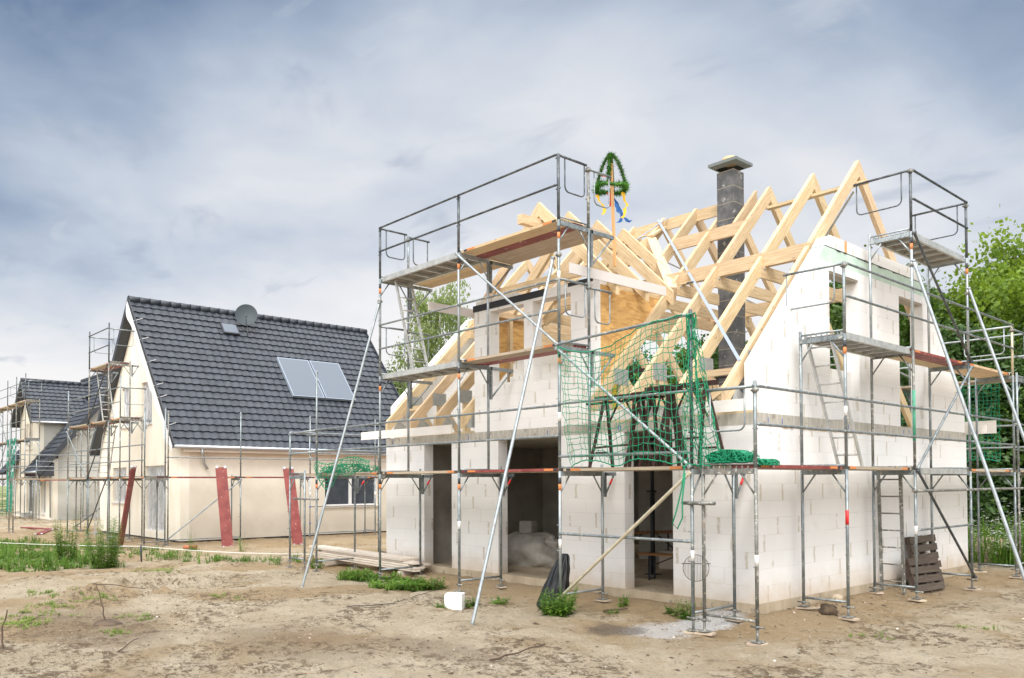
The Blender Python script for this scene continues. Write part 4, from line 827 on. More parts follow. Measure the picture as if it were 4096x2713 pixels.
mb=MB(); mb.prism([(ya+.3,3.2),(ya+.3,5.6),(4.6,5.6)],'x',dx0,dx0+.2); mb.build('dormer_side_wall','greyrender',D_)
for h in wh: window(D_,'x',ya,-1,*h,n=2,sill=True)
for h in ((-51.3,-50.7,3.9,5.45),(-50.2,-49.6,3.9,5.45)): window(D_,'x',ya+.02,-1,*h,n=1)
sl=math.hypot(1,RS1); Lr=4.95
tile_roof(D_,(-55.0,RY-Lr,RZ1-RS1*Lr),(1,0,0),(0,1/sl,RS1/sl),2.05,Lr*sl); tile_roof(D_,(-47.95,RY-Lr,RZ1-RS1*Lr),(1,0,0),(0,1/sl,RS1/sl),3.4,Lr*sl)
tile_roof(D_,(-52.95,RY-1.2,RZ1-RS1*1.2),(1,0,0),(0,1/sl,RS1/sl),5.0,1.2*sl)
tile_roof(D_,(-44.55,RY+Lr,RZ1-RS1*Lr),(-1,0,0),(0,-1/sl,RS1/sl),10.45,Lr*sl)
MB().beam((-44.53,RY-Lr,RZ1-RS1*Lr-.1),(-44.53,RY,RZ1-.1),.04,.28).build('verge_board','darktrim',D_)
MB().beam((-44.53,RY+Lr,RZ1-RS1*Lr-.1),(-44.53,RY,RZ1-.1),.04,.28).build('verge_board','darktrim',D_)
ridge_caps(D_,(-55,RY,RZ1+.04),(-44.55,RY,RZ1+.04))
sl2=math.hypot(1,.95); Ld=2.75
for sg in (1,-1): tile_roof(D_,(DCX+sg*Ld,.85,dzp-.95*Ld),(0,1,0),(-sg/sl2,0,.95/sl2),4.2,Ld*sl2,'dormer_roof_tiles')
ridge_caps(D_,(DCX,.85,dzp+.04),(DCX,5.0,dzp+.04))
for sg in (1,-1): MB().beam((DCX+sg*Ld,.84,dzp-.95*Ld-.08),(DCX,.84,dzp-.08),.04,.26).build('verge_board','darktrim',D_)
gutter(D_,[(DCX+Ld+.06,.85,dzp-.95*Ld-.03),(DCX+Ld+.06,5.0,dzp-.95*Ld-.03)])
e=RZ1-RS1*Lr; gutter(D_,[(-48.3,RY-Lr-.05,e-.02),(-44.6,RY-Lr-.05,e-.02)],[(-44.8,RY-Lr-.05,e),(-44.8,RY-Lr+.1,e-.5),(-44.95,ya-.1,2.2),(-44.95,ya-.08,-.1)])
MB().prism([(ya,e-.25),(ya-.62,e-.25),(ya-.72,e-.08),(ya,e+.5)],'x',-48.2,-44.56).build('eaves_box','darktrim',D_)
MB().box((-50.9,1.0,-.3),(-49.1,1.28,-.0)).build('door_step','conc',D_)
# --- scaffold on the gable of the second house
S2=Scaf('weathered scaffold with red boards at the gable of the cream dark-roofed house',(-20.2,-1.9,0),(-1,0,0),(0,1,0))
A2=[0.0,2.4,3.67,5.96,8.7]
for a in A2: S2.frame(a,-.1,Z1,.72,0,random.choice(['galvb','galv']),bands=False,jack=True)
for a in (2.4,3.67,5.96,8.7): S2.frame(a,Z1,3.96,.7,0,random.choice(['galvb','galv']),bands=False,bracket=.3)
for a in (3.67,5.96): S2.frame(a,3.96,5.96,.7,0,'galvb',bands=False,bracket=.3); S2.post(a,0,5.96,7.35,'galvd')
S2.post(0,0,Z1,4.2); S2.post(2.4,0,3.96,5.4); S2.post(8.7,0,3.96,5.4); S2.post(0,.72,Z1,4.1,'galvb')
for a,b_ in zip(A2[:-1],A2[1:]):
    for h in (.555,1.04): S2.rail(a,b_,Z1+h)
    S2.deck(a,b_,Z1,[(.32,'plank'),(.30,'redboard')])
for a,b_ in ((2.4,3.67),(3.67,5.96),(5.96,8.7)):
    for h in (.555,1.04): S2.rail(a,b_,3.96+h)
    S2.deck(a,b_,3.96,[(.32,'plank'),(.30,'redboard')])
S2.deck(3.67,5.96,5.96,[(.32,'plank'),(.30,'redboard')])
for h in (.6,1.2): S2.rail(3.67,5.96,5.96+h,mat='galvd')
for a in (3.67,5.96): S2.sideguard(a,.02,.64,7.15,over=.2)
S2.sideguard(2.4,.02,.64,5.0,over=.2)
S2.brace((5.96,-.05,0),(3.67,-.05,1.95),'galvd'); S2.brace((5.96,-.05,1.95),(3.67,-.05,3.95),'galvd'); S2.brace((3.67,-.05,5.9),(5.96,-.05,3.95),'galvd'); S2.brace((8.7,-.05,3.8),(5.96,-.05,1.95))
S3=Scaf('single-deck scaffold with red boards in front of the long cream wall',(-20.4,0,0),(0,1,0),(-1,0,0))
A3=[-1.2,1.3,3.9,6.65,9.4]
for a in A3: S3.frame(a,-.1,Z1,.72,0,'galv' if a!=3.9 else 'galvl',bands=False,jack=True,tapez=1.3 if a in (3.9,6.65) else None); S3.post(a,0,Z1,4.2)
for a,b_ in zip(A3[:-1],A3[1:]):
    S3.rail(a,b_,2.62,r=.017); S3.deck(a,b_,Z1,[(.32,'redboard'),(.30,'redboard')])
for a,b_ in ((-1.2,1.3),(3.9,6.65)): S3.rail(a,b_,-.02,r=.018)
S3.brace((-1.2,-.05,-.05),(1.3,-.05,1.9),'galv'); S3.rail(3.9,6.65,.93,r=.017,mat='galvb')
b=MB(); 
for a in (3.9,):
    for z in (.3,.9,1.35,3.1): S3.tube(b,(a,0,z),(a,0,z+.07),.026,0,8)
b.build('blue_band','blue',S3.T)
S4=Scaf('scaffold on the far side of the cream dark-roofed house, between the two finished houses',(-32.4,0,0),(0,1,0),(1,0,0))
A4=[-3.2,-.7,1.8,4.3,6.8]
for a in A4: S4.frame(a,-.1,Z1,.72,0,'galvb',bands=False,jack=True); S4.post(a,0,Z1,3.0 if a>-1 else 4.3,'galv')
for a,b_ in zip(A4[:-1],A4[1:]):
    for h in (.555,1.04): S4.rail(a,b_,Z1+h)
    S4.deck(a,b_,Z1,[(.32,'redboard'),(.30,'plank')])
S4.frame(-.7,Z1,3.96,.7,0,'galvb',bands=False); S4.brace((-.7,-.05,-.05),(1.8,-.05,1.9),'galvd')
S5=Scaf('distant three-deck scaffold in front of the far left house',(-45.2,.0,0),(-1,0,0),(0,1,0))
A5=[0,2.2,4.5,7.0,9.5]
for a in A5:
    S5.frame(a,.05,2.1,.72,0,'galv',bands=False,jack=True,bracket=.3); S5.frame(a,2.1,4.25,.7,0,'galv',bands=False); S5.frame(a,4.25,6.4,.7,0,'galvb',bands=False); S5.post(a,0,6.4,7.9,'galvd')
for a,b_ in zip(A5[:-1],A5[1:]):
    for base in (2.1,4.25,6.4):
        for h in (.555,1.04): S5.rail(a,b_,base+h)
        S5.deck(a,b_,base,[(.32,'plank'),(.30,'redboard' if base<3 else 'plank')])
S5.sideguard(0,.02,.64,7.5,over=.2); S5.sideguard(4.5,.02,.64,7.5,over=.2); S5.brace((4.5,-.05,4.3),(7.0,-.05,6.3)); S5.brace((7.0,-.05,2.1),(4.5,-.05,4.2))
S6=Scaf('distant low scaffold at the grey side wall of the far left house',(-43.5,0,0),(0,1,0),(-1,0,0))
for a in (0.2,2.7,5.2,7.7): S6.frame(a,-.05,Z1,.72,0,'galv',bands=False,jack=True); S6.post(a,0,Z1,3.1)
for a in (.2,2.7,5.2):
    for h in (.555,1.04): S6.rail(a,a+2.5,Z1+h)
    S6.deck(a,a+2.5,Z1,[(.32,'redboard'),(.30,'plank')])
ladder((-26.0,-1.45,2.0),(-25.2,-1.45,3.9),(0,1,0),7,'narrow metal ladder below the middle deck at the cream gable')
ladder((-25.2,-1.5,4.0),(-26.0,-1.5,5.9),(0,1,0),7,'metal ladder up to the top deck at the cream gable')
ladder((-26.6,-1.5,-.2),(-26.6,-1.5,1.9),(1,0,0),7,'upright ladder on the sand at the cream gable scaffold')
# ================================================================== vegetation
def leafmesh(name,cent,spread,n,size,mat,rs,shape=1.6,droop=0,flat=.0):
    """cent: (k,3) clump centres; n leaves in all -> mesh data of small two-triangle leaves"""
    k=len(cent); idx=rs.randint(0,k,n); P=cent[idx]+rs.normal(0,1,(n,3))*spread
    if droop: P[:,2]-=np.abs(rs.normal(0,1,n))*droop
    a=rs.normal(0,1,(n,3)); a[:,2]*=(1-flat); 
    if droop: a=a*.35+np.array([0,0,-1.0])
    a/=np.linalg.norm(a,axis=1,keepdims=True)+1e-9
    b=rs.normal(0,1,(n,3)); b-=a*(a*b).sum(1,keepdims=True); b/=np.linalg.norm(b,axis=1,keepdims=True)+1e-9
    s=size*(.6+.8*rs.rand(n,1))
    V=np.stack([P-a*s*shape*.5,P+b*s*.5,P+a*s*shape*.5,P-b*s*.5],1).reshape(-1,3)
    me=bpy.data.meshes.new(name); me.vertices.add(4*n); me.vertices.foreach_set('co',V.ravel()); me.loops.add(4*n); me.loops.foreach_set('vertex_index',np.arange(4*n)); me.polygons.add(n); me.polygons.foreach_set('loop_start',np.arange(n)*4); me.update(); me.validate(); me.materials.append(M[mat]); return me
def tree(name,label,loc,h,cr,seed,mats,group,nleaf=14000,lsize=.15,trunk=.16,base=.25,birch=False,cat='tree'):
    rs=np.random.RandomState(seed); T=thing(name,label,cat,(loc[0],loc[1],gz(loc[0],loc[1])),group)
    T.location.z-=.05
    o=T.location; mb=MB(); tp=[Vector((o.x,o.y,o.z))]
    for i in range(1,8): tp.append(Vector((o.x+rs.normal(0,.10)*i*.4,o.y+rs.normal(0,.10)*i*.4,o.z+h*.9*i/7)))
    mb.tube(tp,[trunk*(1-.85*i/7) for i in range(8)],9)
    cents=[]
    nb=26 if not birch else 22
    for i in range(nb):
        t=base+(1-base)*(i+.5)/nb; zc=h*t; rr=cr*(math.sin(math.pi*min(1,(t-base)/(1-base)*.86+.14))**.6)*(.75+.5*rs.rand())
        an=i*2.4+rs.rand(); st=tp[0].lerp(tp[-1],min(1,max(.1,(zc-rr*.35)/(h*.9)))); j=min(6,int(st.z-o.z>0 and (st.z-o.z)/(h*.9)*7)); f=(st.z-o.z)/(h*.9)*7-j; st=tp[j].lerp(tp[j+1],max(0,min(1,f)))
        en=Vector((o.x+math.cos(an)*rr,o.y+math.sin(an)*rr,o.z+zc+rr*.12)); md=st.lerp(en,.5)+Vector((0,0,rr*.15))
        mb.tube([st,md,en],[trunk*.3*(1-t*.6),trunk*.18*(1-t*.6),.012],5)
        for q in (.45,.7,1.0):
            for w in range(3):
                c=st.lerp(en,q)+Vector(rs.normal(0,cr*.13,3)); cents.append(c-o)
                if w==0: mb.tube([st.lerp(en,q*.9),c],[.018,.006],4)
    mb.build('trunk',mats[0],T)
    C_=np.array([tuple(c) for c in cents])
    me=leafmesh(name+'_crown',C_,cr*(.115 if not birch else .10),nleaf,lsize,mats[1],rs,1.5 if not birch else 2.2,droop=0 if not birch else .45)
    c=bpy.data.objects.new('crown',me); COL.objects.link(c); c.parent=T; return T
def retree(src,loc,rot,sc,label):
    c=copyt(src); c.location=(loc[0],loc[1],gz(loc[0],loc[1])-.05); c.rotation_euler=(0,0,rot); c.scale=(sc[0],sc[0],sc[1]); c['label']=label; return c
GT='leafy trees behind the unfinished house'
tA=tree('leafy_tree','tall bright green tree rising behind the right end of the scaffold',(-1.8,20.5),9.2,3.4,3,('bark','leafb'),GT,56000,.115,.2,.05)
tB=tree('leafy_tree','mid green tree seen under the top deck at the right gable',(-5.6,19.8),8.6,3.0,5,('bark','leaf'),GT,36000,.11,.16,.05)
tC=tree('leafy_tree','dark bushy tree low behind the rafters, seen beside the chimney foot',(-13.2,20.0),7.3,3.0,8,('bark','leafd'),GT,34000,.11,.16,.04)
for k,(src,x,y,rot,sc,l) in enumerate([(tA,2.2,22.5,2.1,(1.1,1.06),'tallest bright tree at the right edge of the picture'),
 (tA,-.2,25.0,4.9,(1.05,1.0),'bright tree directly behind the tall tree at the right end'),(tA,-4.0,22.5,3.6,(.9,.98),'bright tree top seen right of the gable slope behind the highest scaffold bay'),
 (tB,1.2,17.6,.8,(.95,.80),'mid green tree behind the last scaffold bay on the right'),(tC,-2.6,16.5,1.3,(1.0,.82),'dark dense tree behind the hanging green net at the back right'),
 (tC,3.6,18.0,4.0,(1.2,.92),'dark bushy tree at the right edge behind the raking poles'),(tB,-8.6,20.5,4.4,(1.1,1.15),'green tree filling the first gable window'),
 (tC,-6.4,17.0,5.1,(1.0,.85),'dark tree filling the second gable window'),(tB,-10.6,22.5,.3,(1.0,1.02),'green tree seen just right of the chimney'),
 (tB,-15.8,21.0,3.3,(1.1,.90),'green tree seen through the middle rafters'),(tC,-18.3,20.5,.9,(1.1,1.0),'dark tree seen through the rafters behind the trestles'),
 (tB,-21.2,21.0,5.0,(1.15,.88),'green tree seen through the rafters right of the dormer'),(tC,-24.6,20.5,.4,(1.1,.98),'dark tree seen through the right dormer window'),
 (tB,-29.0,23.0,2.0,(1.2,.86),'green tree seen behind the dormer and left rafters'),(tC,-35.0,19.0,2.6,(1.0,1.0),'dark tree between the two roofs, left of the birch'),
 (tB,-39.5,21.0,1.0,(1.2,1.02),'green tree behind the far end of the dark tiled roof'),(tA,6.2,27.5,5.5,(1.1,.9),'bright tree beyond the right border of the site')]): retree(src,(x,y),rot,sc,l)
for k,(x,y,rot,sc,l) in enumerate([(-12.2,15.5,.5,(1.0,.62),'low dark bush behind the chimney foot'),(-15.2,16.2,1.9,(1.0,.66),'low dark bush seen low between the middle rafters'),(-18.2,16.0,3.1,(1.0,.62),'low dark bush seen just above the middle of the eaves board'),(-21.5,16.5,4.3,(1.0,.64),'low dark bush seen right of the osb panel'),(-25.5,17.5,5.2,(1.0,.62),'low dark bush behind the left dormer pier')]): retree(tC if k%2 else tB,(x,y),rot,(sc[0],sc[1]*(1 if k%2 else .88)),l)
bt=tree('birch_tree','tall loose birch with hanging twigs behind the left end of the front scaffold',(-28.8,16.2),12.6,2.5,12,('birchbark','leafbirch'),'birches in the gap between the houses',17000,.085,.17,.30,True)
retree(bt,(-27.6,21.0),2.2,(.9,.80),'smaller birch farther back beside the tall birch')
# --- low plants
def weedclump(name,label,loc,h,r,n,seed,cat='plant',group=None,mat='weed',leaf=.05,kind=None,spike=False,petals=0):
    rs=np.random.RandomState(seed); x,y=loc[:2]; o=Vector((x,y,gz(x,y)-.01)); mb=MB()
    for i in range(n):
        an=rs.rand()*6.283; rr=r*math.sqrt(rs.rand()); b=Vector((x+math.cos(an)*rr*.6,y+math.sin(an)*rr*.6,0)); b.z=gz(b.x,b.y)-.01
        hh=h*(.55+.5*rs.rand()); lean=Vector((math.cos(an)*rr*.6,math.sin(an)*rr*.6,0))+Vector((rs.normal(0,.03),rs.normal(0,.03),0))
        tip=b+lean+Vector((0,0,hh)); mb.tube([b,b.lerp(tip,.5)+lean*.1,tip],[.005,.004,.002],3,0)
        k=int(hh/.035)+3
        for j in range(k):
            t=(j+.5)/k; p=b.lerp(tip,t); a=rs.rand()*6.283; ll=leaf*(1.25-t*.75)*(.7+.6*rs.rand()); 
            if spike: ll*=.8
            d=Vector((math.cos(a),math.sin(a),rs.normal(.25,.35))).normalized(); sd_=d.cross(Vector((0,0,1))).normalized()*ll*(.24 if not spike else .10); q=p+d*ll*.5-Vector((0,0,ll*.05)); e=p+d*ll*1.1-Vector((0,0,ll*.25))
            mb.add([p,q+sd_,e,q-sd_],[(0,1,2,3)],0)
        if petals and rs.rand()<petals:
            c=tip; 
            for j in range(3): 
                c=tip+Vector(rs.normal(0,.03,3)); s_=.014; mb.add([c+Vector((-s_,-s_,0)),c+Vector((s_,-s_,.004)),c+Vector((s_,s_,.01)),c+Vector((-s_,s_,0))],[(0,1,2,3)],1)
    return mb.build(name,[mat,'petal'],None,label,cat,group,kind,org=o)
def scatter_weeds(name,label,pts,seed,mat='weed',h=(.1,.3),leaf=.05,petals=0,blades=9,cat='weeds'):
    rs=np.random.RandomState(seed); mb=MB()
    for (x,y,sc) in pts:
        z=gz(x,y)-.01; hh0=(h[0]+(h[1]-h[0])*rs.rand()*min(1.25,.35+1.1*abs(math.sin(x*1.7+.6*math.sin(y*2.3))*math.cos(y*1.3+x*.4))+.3*rs.rand()))*sc
        for i in range(blades):
            an=rs.rand()*6.283; hh=hh0*(.5+.6*rs.rand()); l=hh*.45*rs.rand(); b=Vector((x+rs.normal(0,.05*sc),y+rs.normal(0,.05*sc),z)); tip=b+Vector((math.cos(an)*l,math.sin(an)*l,hh)); w=Vector((-math.sin(an),math.cos(an),0))*leaf*.13
            m_=b.lerp(tip,.55)+Vector((0,0,hh*.08)); mb.add([b-w,b+w,m_+w*.8,tip,m_-w*.8],[(0,1,2,4),(4,2,3)],0)
            if i%2==0:
                for j in range(3):
                    p=b.lerp(tip,.25+.25*j); a=rs.rand()*6.283; d=Vector((math.cos(a),math.sin(a),.35)); s2=Vector((-math.sin(a),math.cos(a),0))*leaf*.25; mb.add([p,p+d*leaf*.5+s2,p+d*leaf,p+d*leaf*.5-s2],[(0,1,2,3)],0)
            if petals and rs.rand()<petals:
                c=tip;s_=.016*max(1,sc*1.15); mb.add([c+Vector((-s_,-s_,0)),c+Vector((s_,-s_,.006)),c+Vector((s_,s_,.012)),c+Vector((-s_,s_,0))],[(0,1,2,3)],1)
    return mb.build(name,[mat,'petal'],None,label,cat,None,'stuff')
rs=np.random.RandomState(21)
def cloud(x0,x1,y0,y1,n,thr=0,fn=None,sc=(.7,1.3)):
    out=[]
    while len(out)<n:
        x=x0+(x1-x0)*rs.rand();y=y0+(y1-y0)*rs.rand()
        if fn and not fn(x,y): continue
        out.append((x,y,sc[0]+(sc[1]-sc[0])*rs.rand()))
    return out
def band(x,y): # weed strip crossing the site towards house corner
    yc=np.interp(x,[-27,-20,-17,-15,-13.5,-12],[-4.9,-3.9,-2.4,-2.2,-1.1,-.2]); return abs(y-yc)<(1.3 if x<-17 else .75)*(.45+.9*abs(math.sin(x*2.3+y)))
scatter_weeds('weed_strip','low green weeds with small white flowers in a strip beside the rope',cloud(-27,-12.3,-6.5,.8,430,fn=band),31,h=(.06,.26),leaf=.06,petals=.10,cat='weeds')
scatter_weeds('tall_weeds','dense tall green weeds on the low bank at the left edge',cloud(-26,-14.6,-7.6,-3.9,330,fn=lambda x,y:abs((y+5.9)-(.16*(x+18)))<1.15),32,h=(.07,.42),leaf=.09,blades=9)
scatter_weeds('lush_weeds','lush green weeds along the stack of boards',cloud(-9.2,-6.0,-2.2,-1.05,200,fn=lambda x,y:y>-1.85-.3*math.sin(x*2.6) and x+1.2*y>-10.9 and abs(math.sin(x*1.9+y*3))>.25),33,h=(.05,.24),leaf=.10,blades=10,petals=.02)
scatter_weeds('grass_patch','short green grass tufts sprouting from the bare sand',[p for c in ((-9.3,-6.4,.5,24),(-7.2,-7.9,.45,46),(-8.1,-7.4,.6,22),(-5.4,-7.1,.2,8),(-7.8,-4.6,.3,8),(-10.2,-6.9,.4,16),(-6.6,-6.5,.25,8),(-13,-4.0,.6,30),(-1.3,.9,.3,0),(1.6,.2,.3,5),(2.6,1.6,.4,6)) for p in [(c[0]+rs.normal(0,c[2]*.6),c[1]+rs.normal(0,c[2]*.35),.5+.5*rs.rand()) for _ in range(c[3])]],34,h=(.05,.12),leaf=.04,mat='grass')
scatter_weeds('meadow','rough green meadow with white flower heads behind the right scaffold',cloud(-4.5,6,11.0,16.5,1500,sc=(.9,1.9)),35,h=(.4,.8),leaf=.12,petals=.8,blades=7,mat='weed')
scatter_weeds('far_meadow','rough green growth behind the houses',cloud(-45,-8,14,24,900,sc=(1,2)),36,h=(.3,.7),leaf=.15,blades=7,petals=.05)
for i,(x,y,h,r,l) in enumerate([(-16.6,-5.0,1.30,.30,'tall feathery weed, left of the two standing up from the weedy bank'),(-14.7,-4.6,1.22,.42,'tall bushy weed, right of the two standing up from the weedy bank'),(-18.2,-1.2,.75,.12,'thin yellowish weed in front of the leaning red board'),(-16.9,-.2,.62,.14,'spindly weed in front of the long cream wall')]):
    weedclump('tall_weed',l,(x,y),h,r,[34,52,5,9][i],50+i,'weed',None,'weed' if i<2 else 'grass',.16 if i<2 else .10,spike=True)
for i,(x,y,h,r,n,l) in enumerate([(-2.45,-1.62,.42,.34,60,'bushy green plant growing against the black bag at the foot of the scaffold pole'),(-11.1,-.95,.26,.18,24,'small round green weed right of the left scaffold end frame'),(-2.15,-.42,.20,.10,9,'small seedling by the facade plinth right of the bushy plant'),(-1.10,-.55,.14,.12,12,'tiny low weed by the plinth below the third doorway'),(-.78,-.62,.30,.12,16,'upright small weed at the plinth right of the third doorway'),(-3.95,-1.5,.12,.16,18,'flat green weed in the sand right of the white block'),(-4.1,-2.0,.16,.12,14,'low weed directly behind the white block'),(-6.1,-1.35,.28,.3,34,'leafy weed at the right end of the board stack'),(-1.9,-1.0,.1,.1,8,'tiny weed in the sand in front of the third doorway'),(-4.2,-2.55,.12,.1,8,'sprig of weed in front of the white block')]):
    weedclump('weed_plant',l,(x,y),h,r,n,70+i,'plant','single plants in the sand','weed',.10 if n>30 else .08)
# ================================================================== loose things
# topping-out crown
T=thing('topping_out_crown','green fir topping-out crown with coloured ribbons on a wooden post above the roof','crown',(-3.2,.6,5.7))
MB().beam((-3.16,.6,5.66),(-3.235,.6,7.55),.042,.042,0,up=(0,1,0)).build('post','postw',T)
rs=np.random.RandomState(9)
def garland(mb,path,r,n,closed=False):
    path=[Vector(p) for p in path]; N=len(path); mb.tube(path,r*.38,6,0,closed=closed,cap=not closed)
    for i in range(n):
        t=rs.rand()*(N if closed else N-1); j=int(t); f=t-j; a=path[j];b=path[(j+1)%N]; c=a.lerp(b,f); dr=(b-a).normalized(); q=Vector(rs.normal(0,1,3)); q=(q-dr*q.dot(dr)).normalized(); e=c+q*r*(.7+.75*rs.rand()**2)+dr*r*.5*(rs.rand()-.3); w=dr.cross(q)*.007; mb.add([c-w,c+w,e],[(0,1,2)],0)
cx,cy,cz=-3.24,.6,7.10; R0=.27; mb=MB(); garland(mb,[(cx+R0*math.cos(a),cy+R0*math.sin(a),cz+.02*math.sin(3*a)) for a in np.linspace(0,6.283,25)[:-1]],.085,2200,True)
mb.build('wreath_ring','fir',T)
for k in range(4):
    a=k*math.pi/2+.55; mb=MB(); garland(mb,[(cx+R0*math.cos(a)*(1-t)**.58,cy+R0*math.sin(a)*(1-t)**.58,cz+.03+.60*t**.95) for t in np.linspace(0,.985,10)],.062,900); mb.build('fir_arch','fir',T)
def ribbon(name,mat,pts,w=.035):
    mb=MB(); pts=[Vector(p) for p in pts]; sdv=Vector((.67,.74,0)); N=len(pts)
    sm=[]
    for i in range(N-1):
        for k in range(4): sm.append(pts[i].lerp(pts[i+1],k/4))
    sm.append(pts[-1]); L=[p+sdv*w*(.5+.18*math.sin(i*1.1))+Vector((0,0,.02*math.sin(i*.8))) for i,p in enumerate(sm)]; Rr=[p-sdv*w*(.5+.18*math.sin(i*1.7)) for i,p in enumerate(sm)]
    mb.add(L+Rr,[(i,i+1,len(L)+i+1,len(L)+i) for i in range(len(L)-1)],0,None,True); return mb.build(name,mat,T)
q=lambda u,z,d=0: (cx+.67*u+.74*d*-1,cy+.74*u+.67*d,z)
ribbon('ribbon','rblu',[q(.02,7.2,.28),q(.06,7.08,.30),q(.14,6.93,.30),q(.20,6.80,.30),q(.27,6.66,.30),q(.35,6.58,.30),q(.39,6.61,.30)],.055)
ribbon('ribbon','rblu',[q(.10,6.85,.1),q(.13,6.72,.1),q(.21,6.64,.1),q(.19,6.56,.1),q(.13,6.50,.1)],.05)
ribbon('ribbon','ryel',[q(.21,7.03),q(.24,6.90),q(.30,6.78),q(.24,6.72),q(.25,6.64),q(.20,6.56)],.05)
ribbon('ribbon','ryel',[q(-.26,6.98),q(-.22,6.88),q(-.15,6.80),q(-.12,6.72),q(-.15,6.62)],.045)
ribbon('ribbon','rred',[q(-.03,7.06,.1),q(-.01,6.95,.1),q(.0,6.80,.1)],.05); ribbon('ribbon','rred',[q(-.17,7.42,.15),q(-.14,7.40,.2),q(-.10,7.43,.3),q(.0,7.47,.3),q(.05,7.58,.3),q(.10,7.62,.3)],.04)
MB().tube([q(-.22,7.18,.15),q(-.20,7.16,.15)],.03,8).build('ribbon_knot','ryel',T)
# netting
def netmesh(name,mat,fn,nu,nv,r,label,loc=None,skip=None,sag=0,org=None,cat='safety net'):
    mb=MB(); rr=np.random.RandomState(4); J=rr.normal(0,1,(nu+1,nv+1,3))*.010
    P=[[Vector(fn(i/nu,j/nv))+Vector(J[i,j]) for j in range(nv+1)] for i in range(nu+1)]
    for i in range(nu+1): mb.tube(P[i],r,4,0,cap=False)
    for j in range(nv+1):
        row=[]
        for i in range(nu):
            a,b=P[i][j],P[i+1][j]; row+= [a,a.lerp(b,.5)-Vector((0,0,sag))]
        row.append(P[nu][j]); mb.tube(row,r if 0<j<nv else r*1.8,4,0,cap=False)
    return mb.build(name,mat,None,label,cat,'green safety nets',org=org)
yn=-1.43
def hang(u,v):
    # u left->right, v top->bottom ; hung between two poles below the sloping tube
    x=-2.55+u*2.38+.22*(1-u)**3*math.sin(min(1,v*1.6)*math.pi*.5); top=3.93+.14*u-.20*math.sin(math.pi*min(1,u*1.25))*(1-u)*1.6
    if u<.12: x=-2.60+.2*v*(1-u/.12)+u*2.38+.1*v
    bot=2.02+.10*abs(math.sin(u*math.pi*2.2)); z=top+(bot-top)*v+.035*math.sin(u*9+v*2)*math.sin(v*3.1); return (x+.05*math.sin(v*3)*(1-u)+.03*math.sin(v*6+u*5),yn-.03-.10*math.sin(v*math.pi)*.8,z)
netmesh('hanging_net','net',hang,23,19,.0052,'coarse green net hanging in front of the dark trestles on the facade scaffold',sag=.006,org=(-1.4,yn,2.0))
def hang2(u,v):
    x=-.16+u*(.10+.46*v**1.6)+.018*math.sin(u*31+v*4); z=4.05-2.05*v+.03*math.sin(u*17); y=-1.44+u*(.10+.05*v)+.06*math.sin(u*13+v*5)*(.4+v); return (x,y,z)
netmesh('gathered_net','net',hang2,15,26,.0058,'bunched green net falling beside the dark corner pole',sag=.01,org=(0,-1.4,2.0))
def tangle(name,label,c,ext,n,seed,r=.006,mat='net',drape=None):
    rr=np.random.RandomState(seed); mb=MB()
    for i in range(n):
        p=Vector(c)+Vector((rr.uniform(-1,1)*ext[0],rr.uniform(-1,1)*ext[1],rr.rand()**1.4*ext[2])); pts=[p]; d=Vector(rr.normal(0,1,3))
        for k in range(9):
            d=(d+Vector(rr.normal(0,.9,3))).normalized(); p2=pts[-1]+d*.055
            for a in (0,1):
                lo,hi=c[a]-ext[a]*1.05,c[a]+ext[a]*1.05; p2[a]=min(hi,max(lo,p2[a]))
            p2.z=min(c[2]+ext[2]*(1.1-.5*((p2.x-c[0])/ext[0])**2),max(c[2],p2.z)); pts.append(p2)
        mb.tube(pts,r,4,0,cap=False)
    return mb.build(name,mat,None,label,'safety net','green safety nets',org=c)
tangle('net_heap','tangled heap of green net lying on the corner scaffold deck',(.42,-1.26,2.04),(.31,.14,.15),230,1)
tangle('net_heap','small tangle of green net on the deck right of the corner pole',(.86,-1.16,2.0),(.07,.20,.07),60,2)
def drape(u,v):
    x=-10.25+u*2.3; z=2.28-.06*math.sin(u*7)-v*(.22+.42*math.sin(min(1,u*1.2+.1)*math.pi)*(.6+.4*math.sin(u*11))); return (x,-1.47-.04*math.sin(v*4)-.03*math.sin(u*15),z)
netmesh('draped_net','net',drape,20,7,.006,'crumpled green net draped over the left end deck of the front scaffold',sag=.02,org=(-9.1,-1.4,2.0))
tangle('net_heap','green net bundled along the left end deck of the front scaffold',(-9.1,-1.30,2.02),(1.05,.10,.16),110,3)
MB().tube([(-.18,-1.46,2.0),(-.22,-1.48,1.7),(-.30,-1.50,1.38),(-.35,-1.52,1.22),(-.27,-1.52,1.15),(-.20,-1.5,1.30),(-.20,-1.5,1.55),(-.17,-1.47,1.9)],.011,5).build('net_loop','net',None,'loop of green net rope dangling below the corner deck','rope',org=(-.25,-1.5,1.15))
def rnet(u,v): return (-.58+u*.75,9.80+.02*math.sin(v*9),4.05-v*1.85+.06*math.sin(u*3.1)*v)
netmesh('rear_net','net',rnet,9,20,.0075,'green net hanging on the rear scaffold right of the gable',org=(0,9.8,2.2))
def rnet2(u,v): return (-3.05+u*2.4,9.82+.02*math.sin(v*9),4.0-v*1.85)
netmesh('rear_net','net',rnet2,22,16,.0075,'green net on the rear scaffold seen through the second gable window',org=(-2,9.82,2.2))
MB().box((-.62,9.70,2.84),(.13,9.73,3.13),0,(1,0,0)).build('eaves_board_end','whitewood',None,'white board end in front of the rear green net','board')
def n5(u,v): return (-49.4+u*2.2*(1-.5*v),-.06+.05*math.sin(u*14),4.4-v*4.2)
mb=MB(); N=14
